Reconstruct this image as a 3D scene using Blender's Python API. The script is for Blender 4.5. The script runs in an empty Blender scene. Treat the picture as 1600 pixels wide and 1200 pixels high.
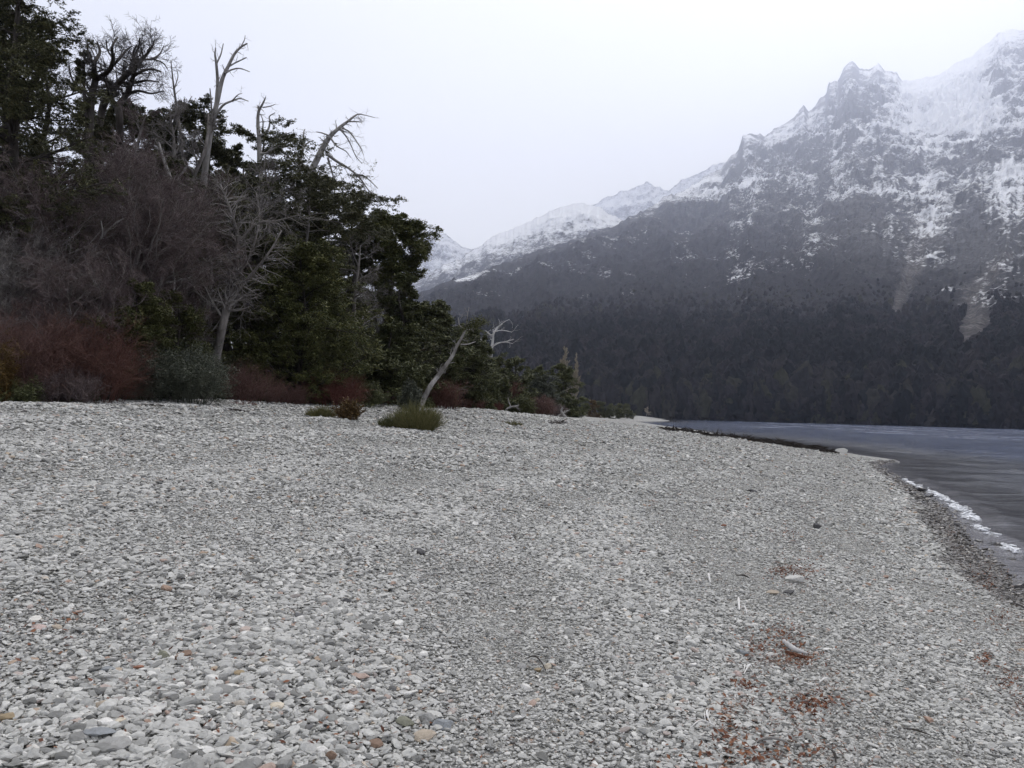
import bpy, bmesh, math
import numpy as np
from mathutils import Matrix, Vector

sc = bpy.context.scene
COL = sc.collection
R = math.radians
rng = np.random.default_rng(7)

# ------------------------------------------------------------------ camera
F = 1255.0                       # focal length in pixels of a 1600 wide picture
ROLL = math.atan(0.0265)
PITCH = math.atan(0.0343)
CAM = np.array([0.0, 0.0, 1.6])
fw = np.array([0, math.cos(PITCH), math.sin(PITCH)])
u0 = np.array([0, -math.sin(PITCH), math.cos(PITCH)])
r0 = np.array([1.0, 0, 0])
cr = math.cos(ROLL) * r0 + math.sin(ROLL) * u0
cu = math.cos(ROLL) * u0 - math.sin(ROLL) * r0
cam_d = bpy.data.cameras.new('camera')
cam = bpy.data.objects.new('camera', cam_d)
COL.objects.link(cam)
m3 = Matrix((cr, cu, -fw)).transposed()
cam.matrix_world = Matrix.Translation(CAM) @ m3.to_4x4()
cam_d.sensor_width = 36.0
cam_d.lens = 36.0 * F / 1600.0
cam_d.clip_start = 0.05
cam_d.clip_end = 60000
sc.camera = cam


def ray(px, py):
    return fw + (px - 800.0) / F * cr + (600.0 - py) / F * cu


def at(px, py, d):
    """World point seen at that photograph pixel, d metres ahead (along +Y)."""
    v = ray(px, py)
    return CAM + v * (d / v[1])


# ------------------------------------------------------------------ noise
def _hash(ix, iy, iz, seed):
    h = (ix * 374761393 + iy * 668265263 + iz * 2147483647 + seed * 974634777) & 0xFFFFFFFF
    h = ((h ^ (h >> 13)) * 1274126177) & 0xFFFFFFFF
    h = ((h ^ (h >> 16)) * 2246822519) & 0xFFFFFFFF
    return ((h ^ (h >> 15)) & 0xFFFFFF).astype(np.float64) / 0xFFFFFF


def vnoise(p, seed=0):
    p = np.asarray(p, float)
    i = np.floor(p).astype(np.int64)
    f = p - i
    f = f * f * f * (f * (f * 6 - 15) + 10)
    out = 0
    for dx in (0, 1):
        for dy in (0, 1):
            for dz in (0, 1):
                w = (f[..., 0] if dx else 1 - f[..., 0]) * (f[..., 1] if dy else 1 - f[..., 1]) * (f[..., 2] if dz else 1 - f[..., 2])
                out = out + w * _hash(i[..., 0] + dx, i[..., 1] + dy, i[..., 2] + dz, seed)
    return out * 2 - 1


def fbm(p, octv=5, gain=0.5, seed=0, ridged=False):
    p = np.asarray(p, float)
    a, s, t = 1.0, 0, 0
    for o in range(octv):
        n = vnoise(p * 2.0 ** o + 17.3 * o, seed + o)
        if ridged:
            n = 1 - 2 * np.abs(n)
        s = s + a * n
        t += a
        a *= gain
    return s / t


def sstep(a, b, x):
    t = np.clip((x - a) / (b - a), 0, 1)
    return t * t * (3 - 2 * t)


# ------------------------------------------------------------------ mesh helpers
def mesh_np(name, V, Q=None, T=None, attrs=None, smooth=False):
    me = bpy.data.meshes.new(name)
    V = np.asarray(V, np.float32)
    me.vertices.add(len(V))
    me.vertices.foreach_set('co', V.ravel())
    nq = 0 if Q is None else len(Q)
    nt = 0 if T is None else len(T)
    if nq + nt:
        idx = np.concatenate(([np.asarray(Q, np.int32).ravel()] if nq else []) + ([np.asarray(T, np.int32).ravel()] if nt else []))
        tot = np.concatenate((np.full(nq, 4, np.int32), np.full(nt, 3, np.int32)))
        st = np.concatenate(([0], np.cumsum(tot)[:-1])).astype(np.int32)
        me.loops.add(len(idx))
        me.loops.foreach_set('vertex_index', idx)
        me.polygons.add(nq + nt)
        me.polygons.foreach_set('loop_start', st)
        me.polygons.foreach_set('loop_total', tot)
        me.polygons.foreach_set('use_smooth', np.full(nq + nt, smooth))
    for k, a in (attrs or {}).items():
        a = np.asarray(a)
        if a.ndim == 2:
            at_ = me.attributes.new(k, 'FLOAT_VECTOR', 'POINT')
            at_.data.foreach_set('vector', a.astype(np.float32).ravel())
        elif a.dtype.kind == 'i':
            at_ = me.attributes.new(k, 'INT', 'POINT')
            at_.data.foreach_set('value', a.astype(np.int32))
        else:
            at_ = me.attributes.new(k, 'FLOAT', 'POINT')
            at_.data.foreach_set('value', a.astype(np.float32))
    me.update(calc_edges=True)
    return me


def link(name, me, mat=None, parent=None, loc=None):
    o = bpy.data.objects.new(name, me)
    COL.objects.link(o)
    if mat is not None and me is not None and len(me.materials) == 0:
        me.materials.append(mat)
    if parent is not None:
        o.parent = parent
    if loc is not None:
        o.location = loc
    return o


def tag(o, label=None, cat=None, group=None, kind=None):
    if label:
        o['label'] = label
    if cat:
        o['category'] = cat
    if group:
        o['group'] = group
    if kind:
        o['kind'] = kind
    return o


def norm(v):
    return v / np.maximum(np.linalg.norm(v, axis=-1, keepdims=True), 1e-9)


class Acc:
    """Collects quads into one mesh."""
    def __init__(s):
        s.v, s.q, s.n = [], [], 0

    def add(s, V, Q):
        if len(V) == 0:
            return
        s.v.append(V)
        s.q.append(Q + s.n)
        s.n += len(V)

    def tubes(s, P, Rr, n=5):
        """P (M,K,3) centre lines, Rr (M,K) radii."""
        P = np.asarray(P, float)
        Rr = np.asarray(Rr, float)
        M, K, _ = P.shape
        if M == 0:
            return
        T = norm(np.gradient(P, axis=1))
        mean = norm(P[:, -1] - P[:, 0])
        ref = np.where(np.abs(mean[:, 2:3]) > 0.8, np.array([[1.0, 0.13, 0]]), np.array([[0, 0.1, 1.0]]))
        U = norm(np.cross(T, np.broadcast_to(ref[:, None, :], T.shape)))
        W = np.cross(T, U)
        a = np.arange(n) * 2 * math.pi / n
        ring = P[:, :, None] + Rr[:, :, None, None] * (np.cos(a)[None, None, :, None] * U[:, :, None] + np.sin(a)[None, None, :, None] * W[:, :, None])
        base = (np.arange(M) * K * n)[:, None, None] + (np.arange(K - 1) * n)[None, :, None]
        j = np.arange(n)[None, None, :]
        j2 = (j + 1) % n
        Q = np.stack((base + j, base + j2, base + n + j2, base + n + j), -1).reshape(-1, 4)
        s.add(ring.reshape(-1, 3), Q)

    def poly(s, pts, rad, n=7, sub=4, wob=0.0):
        """One smooth tube along a handful of control points."""
        pts = np.asarray(pts, float)
        rad = np.asarray(rad, float)
        P, Rr = smooth_line(pts, rad, sub)
        if wob:
            P = P + rng.normal(0, wob, P.shape) * np.minimum(1, np.arange(len(P)) / 2)[:, None]
        s.tubes(P[None], Rr[None], n)
        return P, Rr

    def leaves(s, C, size, asp, up=0.5, along=None, r=rng):
        """Small quads at C; size (M,) length; asp width/length."""
        M = len(C)
        if M == 0:
            return
        nrm = r.normal(size=(M, 3))
        nrm = norm(nrm)
        nrm[:, 2] = np.abs(nrm[:, 2]) + up
        nrm = norm(nrm)
        d = r.normal(size=(M, 3)) if along is None else along + 0.55 * r.normal(size=(M, 3))
        d = norm(d - nrm * np.sum(d * nrm, -1, keepdims=True))
        w = np.cross(nrm, d)
        L = (size * 0.5)[:, None]
        V = np.stack((C - d * L, C + w * L * asp, C + d * L, C - w * L * asp), 1).reshape(-1, 3)
        s.add(V, np.arange(M * 4).reshape(-1, 4))

    def mesh(s, name, origin=(0, 0, 0), smooth=False):
        V = np.concatenate(s.v) - np.asarray(origin)
        return mesh_np(name, V, np.concatenate(s.q), smooth=smooth)


def smooth_line(pts, rad, sub):
    n = len(pts)
    if n < 3:
        t = np.linspace(0, n - 1, (n - 1) * sub + 1)
        return np.stack([np.interp(t, range(n), pts[:, k]) for k in range(3)], -1), np.interp(t, range(n), rad)
    ext = np.vstack((2 * pts[0] - pts[1], pts, 2 * pts[-1] - pts[-2]))
    out = []
    for i in range(n - 1):
        p0, p1, p2, p3 = ext[i:i + 4]
        for t in np.linspace(0, 1, sub, endpoint=False):
            out.append(0.5 * (2 * p1 + (p2 - p0) * t + (2 * p0 - 5 * p1 + 4 * p2 - p3) * t * t + (3 * p1 - p0 - 3 * p2 + p3) * t ** 3))
    out.append(pts[-1])
    P = np.array(out)
    return P, np.interp(np.linspace(0, n - 1, len(P)), range(n), rad)


def curves(base, d, L, K, wig, up, r):
    """M wandering curves."""
    d = norm(d)
    P = [base]
    st = (L / (K - 1))[:, None]
    upv = np.array([0, 0, 1.0])
    for k in range(K - 1):
        d = norm(d + wig * r.normal(size=d.shape) + up * upv)
        P.append(P[-1] + d * st)
    return np.stack(P, 1)


def along(P, t):
    """Point and tangent at t (M,c) on curves P (M,K,3)."""
    M, K, _ = P.shape
    x = t * (K - 1)
    i = np.minimum(x.astype(int), K - 2)
    f = (x - i)[..., None]
    m = np.arange(M)[:, None]
    a, b = P[m, i], P[m, i + 1]
    return a + (b - a) * f, norm(b - a)


def children(P, Rr, c, r, t0=0.2, t1=1.0, ang=55, L=None, ratio=0.5, shape=None, K=4, wig=0.15, up=0.0, flat=1.0, rr=0.5, tip=0.25, bias=None, rmin=0.003):
    """c side branches on each curve of P. Returns curves and radii."""
    M, Kp, _ = P.shape
    t = t0 + (t1 - t0) * (np.arange(c)[None, :] + r.random((M, c))) / c
    pos, tan = along(P, t)
    rp = np.take_along_axis(Rr, np.minimum((t * (Kp - 1)).astype(int), Kp - 1), 1)
    plen = np.sum(np.linalg.norm(np.diff(P, axis=1), axis=-1), -1)[:, None]
    side = r.normal(size=pos.shape)
    side = norm(side - tan * np.sum(side * tan, -1, keepdims=True))
    a = np.radians(ang) * (0.7 + 0.6 * r.random((M, c)))[..., None]
    d = tan * np.cos(a) + side * np.sin(a)
    d[..., 2] *= flat
    if bias is not None:
        d = d + np.asarray(bias)
    if L is None:
        ln = plen * ratio * (1.15 - 0.6 * t)
    else:
        ln = np.full((M, c), float(L))
    if shape is not None:
        ln = ln * shape(t)
    ln = ln * (0.65 + 0.7 * r.random((M, c)))
    C = curves(pos.reshape(-1, 3), d.reshape(-1, 3), ln.ravel(), K, wig, up, r)
    rad = np.maximum((rp * rr).ravel(), rmin)[:, None] * np.linspace(1, tip, K)[None]
    return C, rad


# ------------------------------------------------------------------ materials
def new_mat(name):
    m = bpy.data.materials.new(name)
    m.use_nodes = True
    nt = m.node_tree
    b = nt.nodes['Principled BSDF']
    return m, nt, b


def nd(nt, t, ins=None, **props):
    n = nt.nodes.new(t)
    for k, v in props.items():
        setattr(n, k, v)
    for k, v in (ins or {}).items():
        if isinstance(v, bpy.types.NodeSocket):
            nt.links.new(v, n.inputs[k])
        else:
            n.inputs[k].default_value = v
    return n


def ramp(nt, fac, stops, interp='LINEAR'):
    n = nt.nodes.new('ShaderNodeValToRGB')
    n.color_ramp.interpolation = interp
    e = n.color_ramp.elements
    while len(e) < len(stops):
        e.new(0.5)
    for el, (p, c) in zip(e, stops):
        el.position = p
        el.color = (*c, 1) if len(c) == 3 else c
    nt.links.new(fac, n.inputs[0])
    return n.outputs[0]


def mix(nt, fac, a, b, typ='MIX'):
    n = nt.nodes.new('ShaderNodeMix')
    n.data_type = 'RGBA'
    n.blend_type = typ
    for s, v in ((n.inputs[0], fac), (n.inputs[6], a), (n.inputs[7], b)):
        if isinstance(v, bpy.types.NodeSocket):
            nt.links.new(v, s)
        elif isinstance(v, (int, float)):
            s.default_value = v
        else:
            s.default_value = (*v, 1)
    return n.outputs[2]


def math_n(nt, op, a, b=0.0, clamp=False):
    n = nt.nodes.new('ShaderNodeMath')
    n.operation = op
    n.use_clamp = clamp
    for s, v in ((n.inputs[0], a), (n.inputs[1], b)):
        if isinstance(v, bpy.types.NodeSocket):
            nt.links.new(v, s)
        else:
            s.default_value = v
    return n.outputs[0]


def noise_n(nt, vec, scale, detail=4, rough=0.55):
    n = nd(nt, 'ShaderNodeTexNoise', {'Scale': scale, 'Detail': detail, 'Roughness': rough})
    if vec is not None:
        nt.links.new(vec, n.inputs['Vector'])
    return n.outputs['Fac']


def attr_n(nt, name, typ='GEOMETRY'):
    n = nt.nodes.new('ShaderNodeAttribute')
    n.attribute_name = name
    n.attribute_type = typ
    return n


def leaf_mat(name, dark, mid, light, rough=0.6, trans=0.0):
    m, nt, b = new_mat(name)
    g = nt.nodes.new('ShaderNodeNewGeometry')
    tc = nt.nodes.new('ShaderNodeTexCoord')
    big = noise_n(nt, tc.outputs['Object'], 0.9, 3)
    f = math_n(nt, 'ADD', math_n(nt, 'MULTIPLY', g.outputs['Random Per Island'], 0.6), math_n(nt, 'MULTIPLY', big, 0.5))
    c = ramp(nt, f, [(0.2, dark), (0.55, mid), (0.95, light)])
    nt.links.new(c, b.inputs['Base Color'])
    b.inputs['Roughness'].default_value = rough
    b.inputs['Specular IOR Level'].default_value = 0.2
    return m


def bark_mat(name, a, b_, scale=6.0):
    m, nt, b = new_mat(name)
    tc = nt.nodes.new('ShaderNodeTexCoord')
    mp = nd(nt, 'ShaderNodeMapping', {'Vector': tc.outputs['Object'], 'Scale': (1, 1, 0.25)})
    n = noise_n(nt, mp.outputs[0], scale, 6, 0.65)
    c = ramp(nt, n, [(0.3, a), (0.7, b_)])
    nt.links.new(c, b.inputs['Base Color'])
    b.inputs['Roughness'].default_value = 0.9
    b.inputs['Specular IOR Level'].default_value = 0.15
    bp = nd(nt, 'ShaderNodeBump', {'Strength': 0.6, 'Distance': 0.03, 'Height': n})
    nt.links.new(bp.outputs[0], b.inputs['Normal'])
    return m


M_EVER = leaf_mat('evergreen_leaf', (0.0467, 0.0553, 0.0269), (0.0933, 0.1033, 0.0455), (0.1711, 0.1727, 0.0745))
M_COIHUE = leaf_mat('coihue_leaf', (0.0430, 0.0488, 0.0281), (0.0860, 0.0902, 0.0454), (0.1667, 0.1560, 0.0734))
M_CYPRESS = leaf_mat('cypress_leaf', (0.0380, 0.0471, 0.0179), (0.0878, 0.0964, 0.0340), (0.1778, 0.1715, 0.0606))
M_JUNIPER = leaf_mat('grey_green_leaf', (0.0420, 0.0490, 0.0344), (0.0825, 0.0907, 0.0661), (0.1500, 0.1584, 0.1190))
M_OLIVE = leaf_mat('olive_leaf', (0.0378, 0.0432, 0.0169), (0.0810, 0.0864, 0.0312), (0.1350, 0.1350, 0.0520))
M_BROOM = leaf_mat('broom_stem', (0.0483, 0.0522, 0.0199), (0.1173, 0.1137, 0.0427), (0.2208, 0.1972, 0.0855))
M_RUSTLEAF = leaf_mat('rust_leaf', (0.045, 0.026, 0.012), (0.10, 0.062, 0.024), (0.17, 0.11, 0.04))
M_ORANGE = leaf_mat('orange_leaf', (0.0500, 0.0323, 0.0108), (0.1000, 0.0617, 0.0180), (0.1600, 0.0950, 0.0270))
M_REDTWIG = leaf_mat('red_twig', (0.0520, 0.0259, 0.0210), (0.1087, 0.0500, 0.0392), (0.1701, 0.0878, 0.0684))
M_MAROON = leaf_mat('maroon_twig', (0.0637, 0.0363, 0.0317), (0.1217, 0.0660, 0.0560), (0.1970, 0.1188, 0.1003))
M_BRIGHTRED = leaf_mat('bright_red_twig', (0.07, 0.026, 0.021), (0.145, 0.054, 0.043), (0.21, 0.095, 0.072))
M_PURPLETWIG = leaf_mat('purple_twig', (0.0659, 0.0490, 0.0490), (0.1200, 0.0893, 0.0878), (0.2050, 0.1656, 0.1555))
M_GREYTWIG = leaf_mat('grey_twig', (0.0966, 0.0856, 0.0800), (0.1794, 0.1628, 0.1546), (0.3174, 0.2966, 0.2760))
M_DARKTWIG = leaf_mat('dark_twig', (0.0345, 0.0299, 0.0287), (0.0667, 0.0598, 0.0575), (0.1150, 0.1058, 0.1012))
M_PALEWOOD = bark_mat('bleached_wood', (0.15, 0.14, 0.13), (0.36, 0.345, 0.33))
M_WHITEWOOD = bark_mat('white_wood', (0.34, 0.33, 0.32), (0.62, 0.61, 0.60))
M_WHITETWIG = bark_mat('bleached_twig', (0.62, 0.60, 0.57), (0.86, 0.85, 0.82))
M_GREYBARK = bark_mat('grey_bark', (0.10, 0.09, 0.082), (0.27, 0.25, 0.235))
M_DARKBARK = bark_mat('dark_bark', (0.03, 0.026, 0.023), (0.085, 0.075, 0.068))
M_POPLAR = leaf_mat('poplar_twig', (0.16, 0.135, 0.10), (0.27, 0.235, 0.175), (0.36, 0.32, 0.25))

# ------------------------------------------------------------------ shore and ground
WZ = -1.1


def on_water(px, py):
    v = ray(px, py)
    k = (WZ - CAM[2]) / v[2]
    return (CAM + v * k)[:2]


SHORE = [(-900, -2600), (-120, -300), (3, -60), (7.6, -20), (7.7, -2), (7.8, 7)]
SHORE += [tuple(on_water(*p)) for p in [(1600, 927), (1567, 893), (1520, 848), (1476, 798), (1432, 764), (1400, 747), (1382, 735), (1372, 727),
                                        (1385, 722.5), (1408, 722), (1400, 718.5), (1365, 714.5), (1330, 709.5), (1300, 704.5), (1240, 694.5), (1180, 686), (1120, 679), (1060, 673), (1000, 667.5), (950, 664), (920, 661.8)]]
SHORE += [tuple(on_water(*p)) for p in [(922, 660.4), (950, 659.0), (1000, 658.6), (1035, 658.4), (1047, 658.0)]]
SHORE += [tuple(at(px, 640, d)[:2]) for px, d in [(1046, 450), (1035, 500), (1030, 580), (1060, 640), (1200, 640), (1400, 630), (1600, 620), (1900, 600), (2600, 500)]]
SHORE += [(2600, 300), (13800, -200)]
SHORE = np.array(SHORE)
LAND = np.vstack((SHORE, [(14500, 14500), (-14500, 14500), (-14500, -2600)]))


def shore_s(x, y):
    """Signed distance inland from the waterline."""
    p = np.stack((np.ravel(x), np.ravel(y)), -1)
    best = np.full(len(p), 1e9)
    for a, b in zip(SHORE[:-1], SHORE[1:]):
        ab = b - a
        t = np.clip(((p - a) @ ab) / (ab @ ab), 0, 1)
        best = np.minimum(best, np.linalg.norm(p - a - t[:, None] * ab, axis=1))
    ins = np.zeros(len(p), bool)
    n = len(LAND)
    for i in range(n):
        (x1, y1), (x2, y2) = LAND[i], LAND[(i + 1) % n]
        if y1 == y2:
            continue
        c = ((y1 > p[:, 1]) != (y2 > p[:, 1])) & (p[:, 0] < (x2 - x1) * (p[:, 1] - y1) / (y2 - y1) + x1)
        ins ^= c
    return np.where(ins, best, -best).reshape(np.shape(x))


CAP_AZ = np.array([math.atan2(p - 800, F) for p in (-700, 0, 120, 220, 350, 480, 560, 640, 760, 880, 930, 1000, 1400)])
CAP_Z = np.array([1.3, 1.42, 1.53, 1.58, 1.70, 1.62, 1.68, 1.80, 1.62, 1.22, 1.05, 1.0, 1.0])


def ground(x, y, s=None):
    x = np.asarray(x, float)
    y = np.asarray(y, float)
    if s is None:
        s = shore_s(x, y)
    lin = WZ + 0.118 * s
    cap = np.interp(np.arctan2(x, np.maximum(y, 0.01)), CAP_AZ, CAP_Z)
    r_ = np.hypot(x, y)
    cap = np.where(y < 1, 1.3, cap)
    k = 0.16
    h = np.clip(0.5 + 0.5 * (cap - lin) / k, 0, 1)
    z = cap * (1 - h) + lin * h - k * h * (1 - h)
    z = np.where(s < 0, WZ + 0.16 * s, z)
    z = np.maximum(z, -7.5)
    p = np.stack((x, y, np.zeros_like(x)), -1)
    amp = sstep(-1, 5, s)
    z = z + amp * (0.045 * vnoise(p / 2.7, 3) + 0.022 * vnoise(p / 0.9, 4)) * np.clip(1.4 - r_ / 60, 0.15, 1)
    z = z + amp * 0.03 * np.sin(s * 2.1 + 2.0 * vnoise(p / 5, 33)) * (r_ < 70)
    z = z + 0.05 * np.exp(-((s - 5.2 - 0.5 * vnoise(p / 4, 6)) / 0.8) ** 2) * (r_ < 80)
    return z


def gz(x, y):
    return float(ground(np.array([x]), np.array([y]))[0])


def hit(px, py):
    """Where the pixel's ray meets the beach."""
    v = ray(px, py)
    ts = np.geomspace(1.5, 400, 2500) / v[1]
    P = CAM + ts[:, None] * v
    b = P[:, 2] < ground(P[:, 0], P[:, 1])
    i = int(np.argmax(b)) if b.any() else len(ts) - 1
    p = P[i]
    return np.array([p[0], p[1], gz(p[0], p[1])])


def polar(r_lo, r_hi, step, az_fine, az_lo, az_hi, az_coarse=3.0):
    rr = np.geomspace(r_lo, r_hi, int(math.log(r_hi / r_lo) / step) + 1)
    az = np.concatenate((np.arange(az_lo, az_hi, az_fine), np.arange(az_hi, 360 + az_lo, az_coarse)))
    A, Rg = np.meshgrid(np.radians(az), rr)
    X, Y = Rg * np.sin(A), Rg * np.cos(A)
    nr, na = X.shape
    i = np.arange(nr - 1)[:, None] * na
    j = np.arange(na)[None]
    j2 = (j + 1) % na
    Q = np.stack((i + j, i + j2, i + na + j2, i + na + j), -1).reshape(-1, 4)
    return X.ravel(), Y.ravel(), Q


X, Y, Q = polar(0.4, 13800, 0.02, 0.3, -50, 50)
S = shore_s(X, Y)
Z = ground(X, Y, S)


def wet_width(x, y):
    return np.interp(np.hypot(x, y), [10, 14, 20, 28, 40, 70, 200], [1.15, 1.0, 0.85, 0.75, 0.6, 0.6, 0.5])


gr_me = mesh_np('beach_ground', np.stack((X, Y, Z), -1), Q[:, ::-1], attrs={'inland': S, 'wetd': S / wet_width(X, Y)}, smooth=True)


def stone_colour(nt, rnd):
    return ramp(nt, rnd, [(0.0, (0.145, 0.144, 0.136)), (0.16, (0.29, 0.287, 0.272)), (0.40, (0.45, 0.445, 0.42)), (0.62, (0.54, 0.533, 0.502)), (0.80, (0.42, 0.415, 0.392)),
                          (0.915, (0.58, 0.57, 0.54)), (0.955, (0.74, 0.725, 0.68)), (0.964, (0.42, 0.345, 0.26)), (0.974, (0.34, 0.225, 0.17)), (0.984, (0.46, 0.39, 0.35)), (1.0, (0.15, 0.15, 0.15))], 'LINEAR')


m, nt, b = new_mat('gravel_ground')
tc = nt.nodes.new('ShaderNodeTexCoord')
ob = tc.outputs['Object']
v1 = nd(nt, 'ShaderNodeTexVoronoi', {'Vector': ob, 'Scale': 24.0})
v2 = nd(nt, 'ShaderNodeTexVoronoi', {'Vector': ob, 'Scale': 9.0})
sep = nd(nt, 'ShaderNodeSeparateColor', {'Color': v1.outputs['Color']})
sep2 = nd(nt, 'ShaderNodeSeparateColor', {'Color': v2.outputs['Color']})
c1 = stone_colour(nt, sep.outputs[0])
c2 = stone_colour(nt, sep2.outputs[0])
cc = mix(nt, 0.5, c1, c2)
gap = ramp(nt, v1.outputs['Distance'], [(0.35, (1, 1, 1)), (0.75, (0.45, 0.45, 0.45))])
big = noise_n(nt, ob, 0.35, 4)
tone = ramp(nt, big, [(0.3, (0.84, 0.84, 0.84)), (0.7, (1.08, 1.08, 1.07))])
cc = mix(nt, 1.0, cc, gap, 'MULTIPLY')
cc = mix(nt, 1.0, cc, tone, 'MULTIPLY')
ai = attr_n(nt, 'inland')
wn = noise_n(nt, ob, 1.2, 3)
edge = math_n(nt, 'ADD', ai.outputs['Fac'], math_n(nt, 'MULTIPLY', math_n(nt, 'SUBTRACT', wn, 0.5), 2.5))
wet = nd(nt, 'ShaderNodeMapRange', {'Value': math_n(nt, 'ADD', attr_n(nt, 'wetd').outputs['Fac'], math_n(nt, 'MULTIPLY', math_n(nt, 'SUBTRACT', wn, 0.5), 0.7)), 'From Min': 0.8, 'From Max': 1.15, 'To Min': 1.0, 'To Max': 0.0}).outputs[0]
cc = mix(nt, math_n(nt, 'MULTIPLY', wet, 0.9), cc, mix(nt, 1.0, cc, (0.24, 0.225, 0.215), 'MULTIPLY'))
fl = nd(nt, 'ShaderNodeMapRange', {'Value': edge, 'From Min': 24.5, 'From Max': 28.0}).outputs[0]
fcol = ramp(nt, noise_n(nt, ob, 3.0, 5), [(0.3, (0.022, 0.016, 0.011)), (0.7, (0.06, 0.042, 0.028))])
cc = mix(nt, fl, cc, fcol)
nt.links.new(cc, b.inputs['Base Color'])
rg = nd(nt, 'ShaderNodeMapRange', {'Value': wet, 'To Min': 0.85, 'To Max': 0.35}).outputs[0]
nt.links.new(rg, b.inputs['Roughness'])
b.inputs['Specular IOR Level'].default_value = 0.3
hgt = math_n(nt, 'ADD', math_n(nt, 'MULTIPLY', v1.outputs['Distance'], -0.5), math_n(nt, 'MULTIPLY', v2.outputs['Distance'], -0.9))
bp = nd(nt, 'ShaderNodeBump', {'Strength': 1.0, 'Distance': 0.05, 'Height': hgt})
nt.links.new(bp.outputs[0], b.inputs['Normal'])
M_GRAVEL = m
gr = tag(link('beach', gr_me, M_GRAVEL), kind='structure')

# ------------------------------------------------------------------ water
X, Y, Q = polar(3.0, 13700, 0.011, 0.3, -12, 50, 4.0)
S = shore_s(X, Y)
Rd = np.hypot(X, Y)
w = np.zeros_like(X)
wr = np.random.default_rng(3)
for k in range(26):
    lam = 0.55 * 1.11 ** k
    a = R(200) + wr.normal(0, 0.45)
    kx, ky = math.sin(a) * 2 * math.pi / lam, math.cos(a) * 2 * math.pi / lam
    fade = np.clip(1.6 - Rd * 0.011 * 3.2 / lam, 0, 1)
    w += fade * 0.0062 * lam ** 0.75 * np.sin(kx * X + ky * Y + wr.random() * 7 + 1.5 * vnoise(np.stack((X, Y, 0 * X), -1) / (lam * 4), k))
calm = sstep(0.3, 5.0, -S)
p = np.stack((X, Y, 0 * X), -1)
brk = 0.10 * np.exp(-((-S - 1.15 - 0.35 * vnoise(p / 2.5, 8)) / 0.28) ** 2) * (Rd < 45) * (0.55 + 0.6 * vnoise(p / 1.6, 9))
brk += 0.05 * np.exp(-((-S - 3.6 - 0.7 * vnoise(p / 3.5, 12)) / 0.5) ** 2) * (Rd < 60)
Zw = WZ + w * (0.12 + 0.88 * calm) + brk
wa_me = mesh_np('lake_water', np.stack((X, Y, Zw), -1), Q[:, ::-1], attrs={'inland': S}, smooth=True)
m, nt, b = new_mat('lake_water')
tc = nt.nodes.new('ShaderNodeTexCoord')
ob = tc.outputs['Object']
ai = attr_n(nt, 'inland')
dep = nd(nt, 'ShaderNodeMapRange', {'Value': ai.outputs['Fac'], 'From Min': -16.0, 'From Max': -0.5}).outputs[0]
wc = ramp(nt, dep, [(0.0, (0.022, 0.040, 0.095)), (0.45, (0.018, 0.025, 0.043)), (0.86, (0.030, 0.028, 0.026)), (0.93, (0.09, 0.088, 0.092)), (1.0, (0.22, 0.215, 0.225))])
nt.links.new(wc, b.inputs['Base Color'])
b.inputs['Roughness'].default_value = 0.06
b.inputs['IOR'].default_value = 1.333
mp = nd(nt, 'ShaderNodeMapping', {'Vector': ob, 'Rotation': (0, 0, R(-20)), 'Scale': (0.55, 1.5, 1)})
n1 = noise_n(nt, mp.outputs[0], 1.3, 5, 0.6)
n2 = noise_n(nt, mp.outputs[0], 0.16, 4, 0.6)
n3 = noise_n(nt, mp.outputs[0], 0.022, 3, 0.6)
farw = nd(nt, 'ShaderNodeMapRange', {'Value': ai.outputs['Fac'], 'From Min': -60.0, 'From Max': -12.0, 'To Min': 1.0, 'To Max': 0.0}).outputs[0]
h = math_n(nt, 'ADD', math_n(nt, 'MULTIPLY', n1, 0.16), math_n(nt, 'MULTIPLY', n2, 0.45))
h = math_n(nt, 'ADD', h, math_n(nt, 'MULTIPLY', math_n(nt, 'MULTIPLY', n3, farw), 4.0))
mp4 = nd(nt, 'ShaderNodeMapping', {'Vector': ob, 'Scale': (0.11, 0.03, 1)})
n4 = noise_n(nt, mp4.outputs[0], 1.0, 5, 0.75)
gust = nd(nt, 'ShaderNodeMapRange', {'Value': n4, 'From Min': 0.36, 'From Max': 0.64}).outputs[0]
wrg = nd(nt, 'ShaderNodeMapRange', {'Value': math_n(nt, 'MULTIPLY', farw, gust), 'To Min': 0.05, 'To Max': 0.36}).outputs[0]
n5 = noise_n(nt, mp.outputs[0], 4.5, 3, 0.6)
h = math_n(nt, 'ADD', h, math_n(nt, 'MULTIPLY', n5, 0.05))
nt.links.new(wrg, b.inputs['Roughness'])
st = nd(nt, 'ShaderNodeMapRange', {'Value': ai.outputs['Fac'], 'From Min': -7.0, 'From Max': -0.6, 'To Min': 1.0, 'To Max': 0.12}).outputs[0]
bp = nd(nt, 'ShaderNodeBump', {'Strength': st, 'Distance': 1.0, 'Height': h})
nt.links.new(bp.outputs[0], b.inputs['Normal'])
M_WATER = m
wa = tag(link('lake', wa_me, M_WATER), kind='structure')

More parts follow.
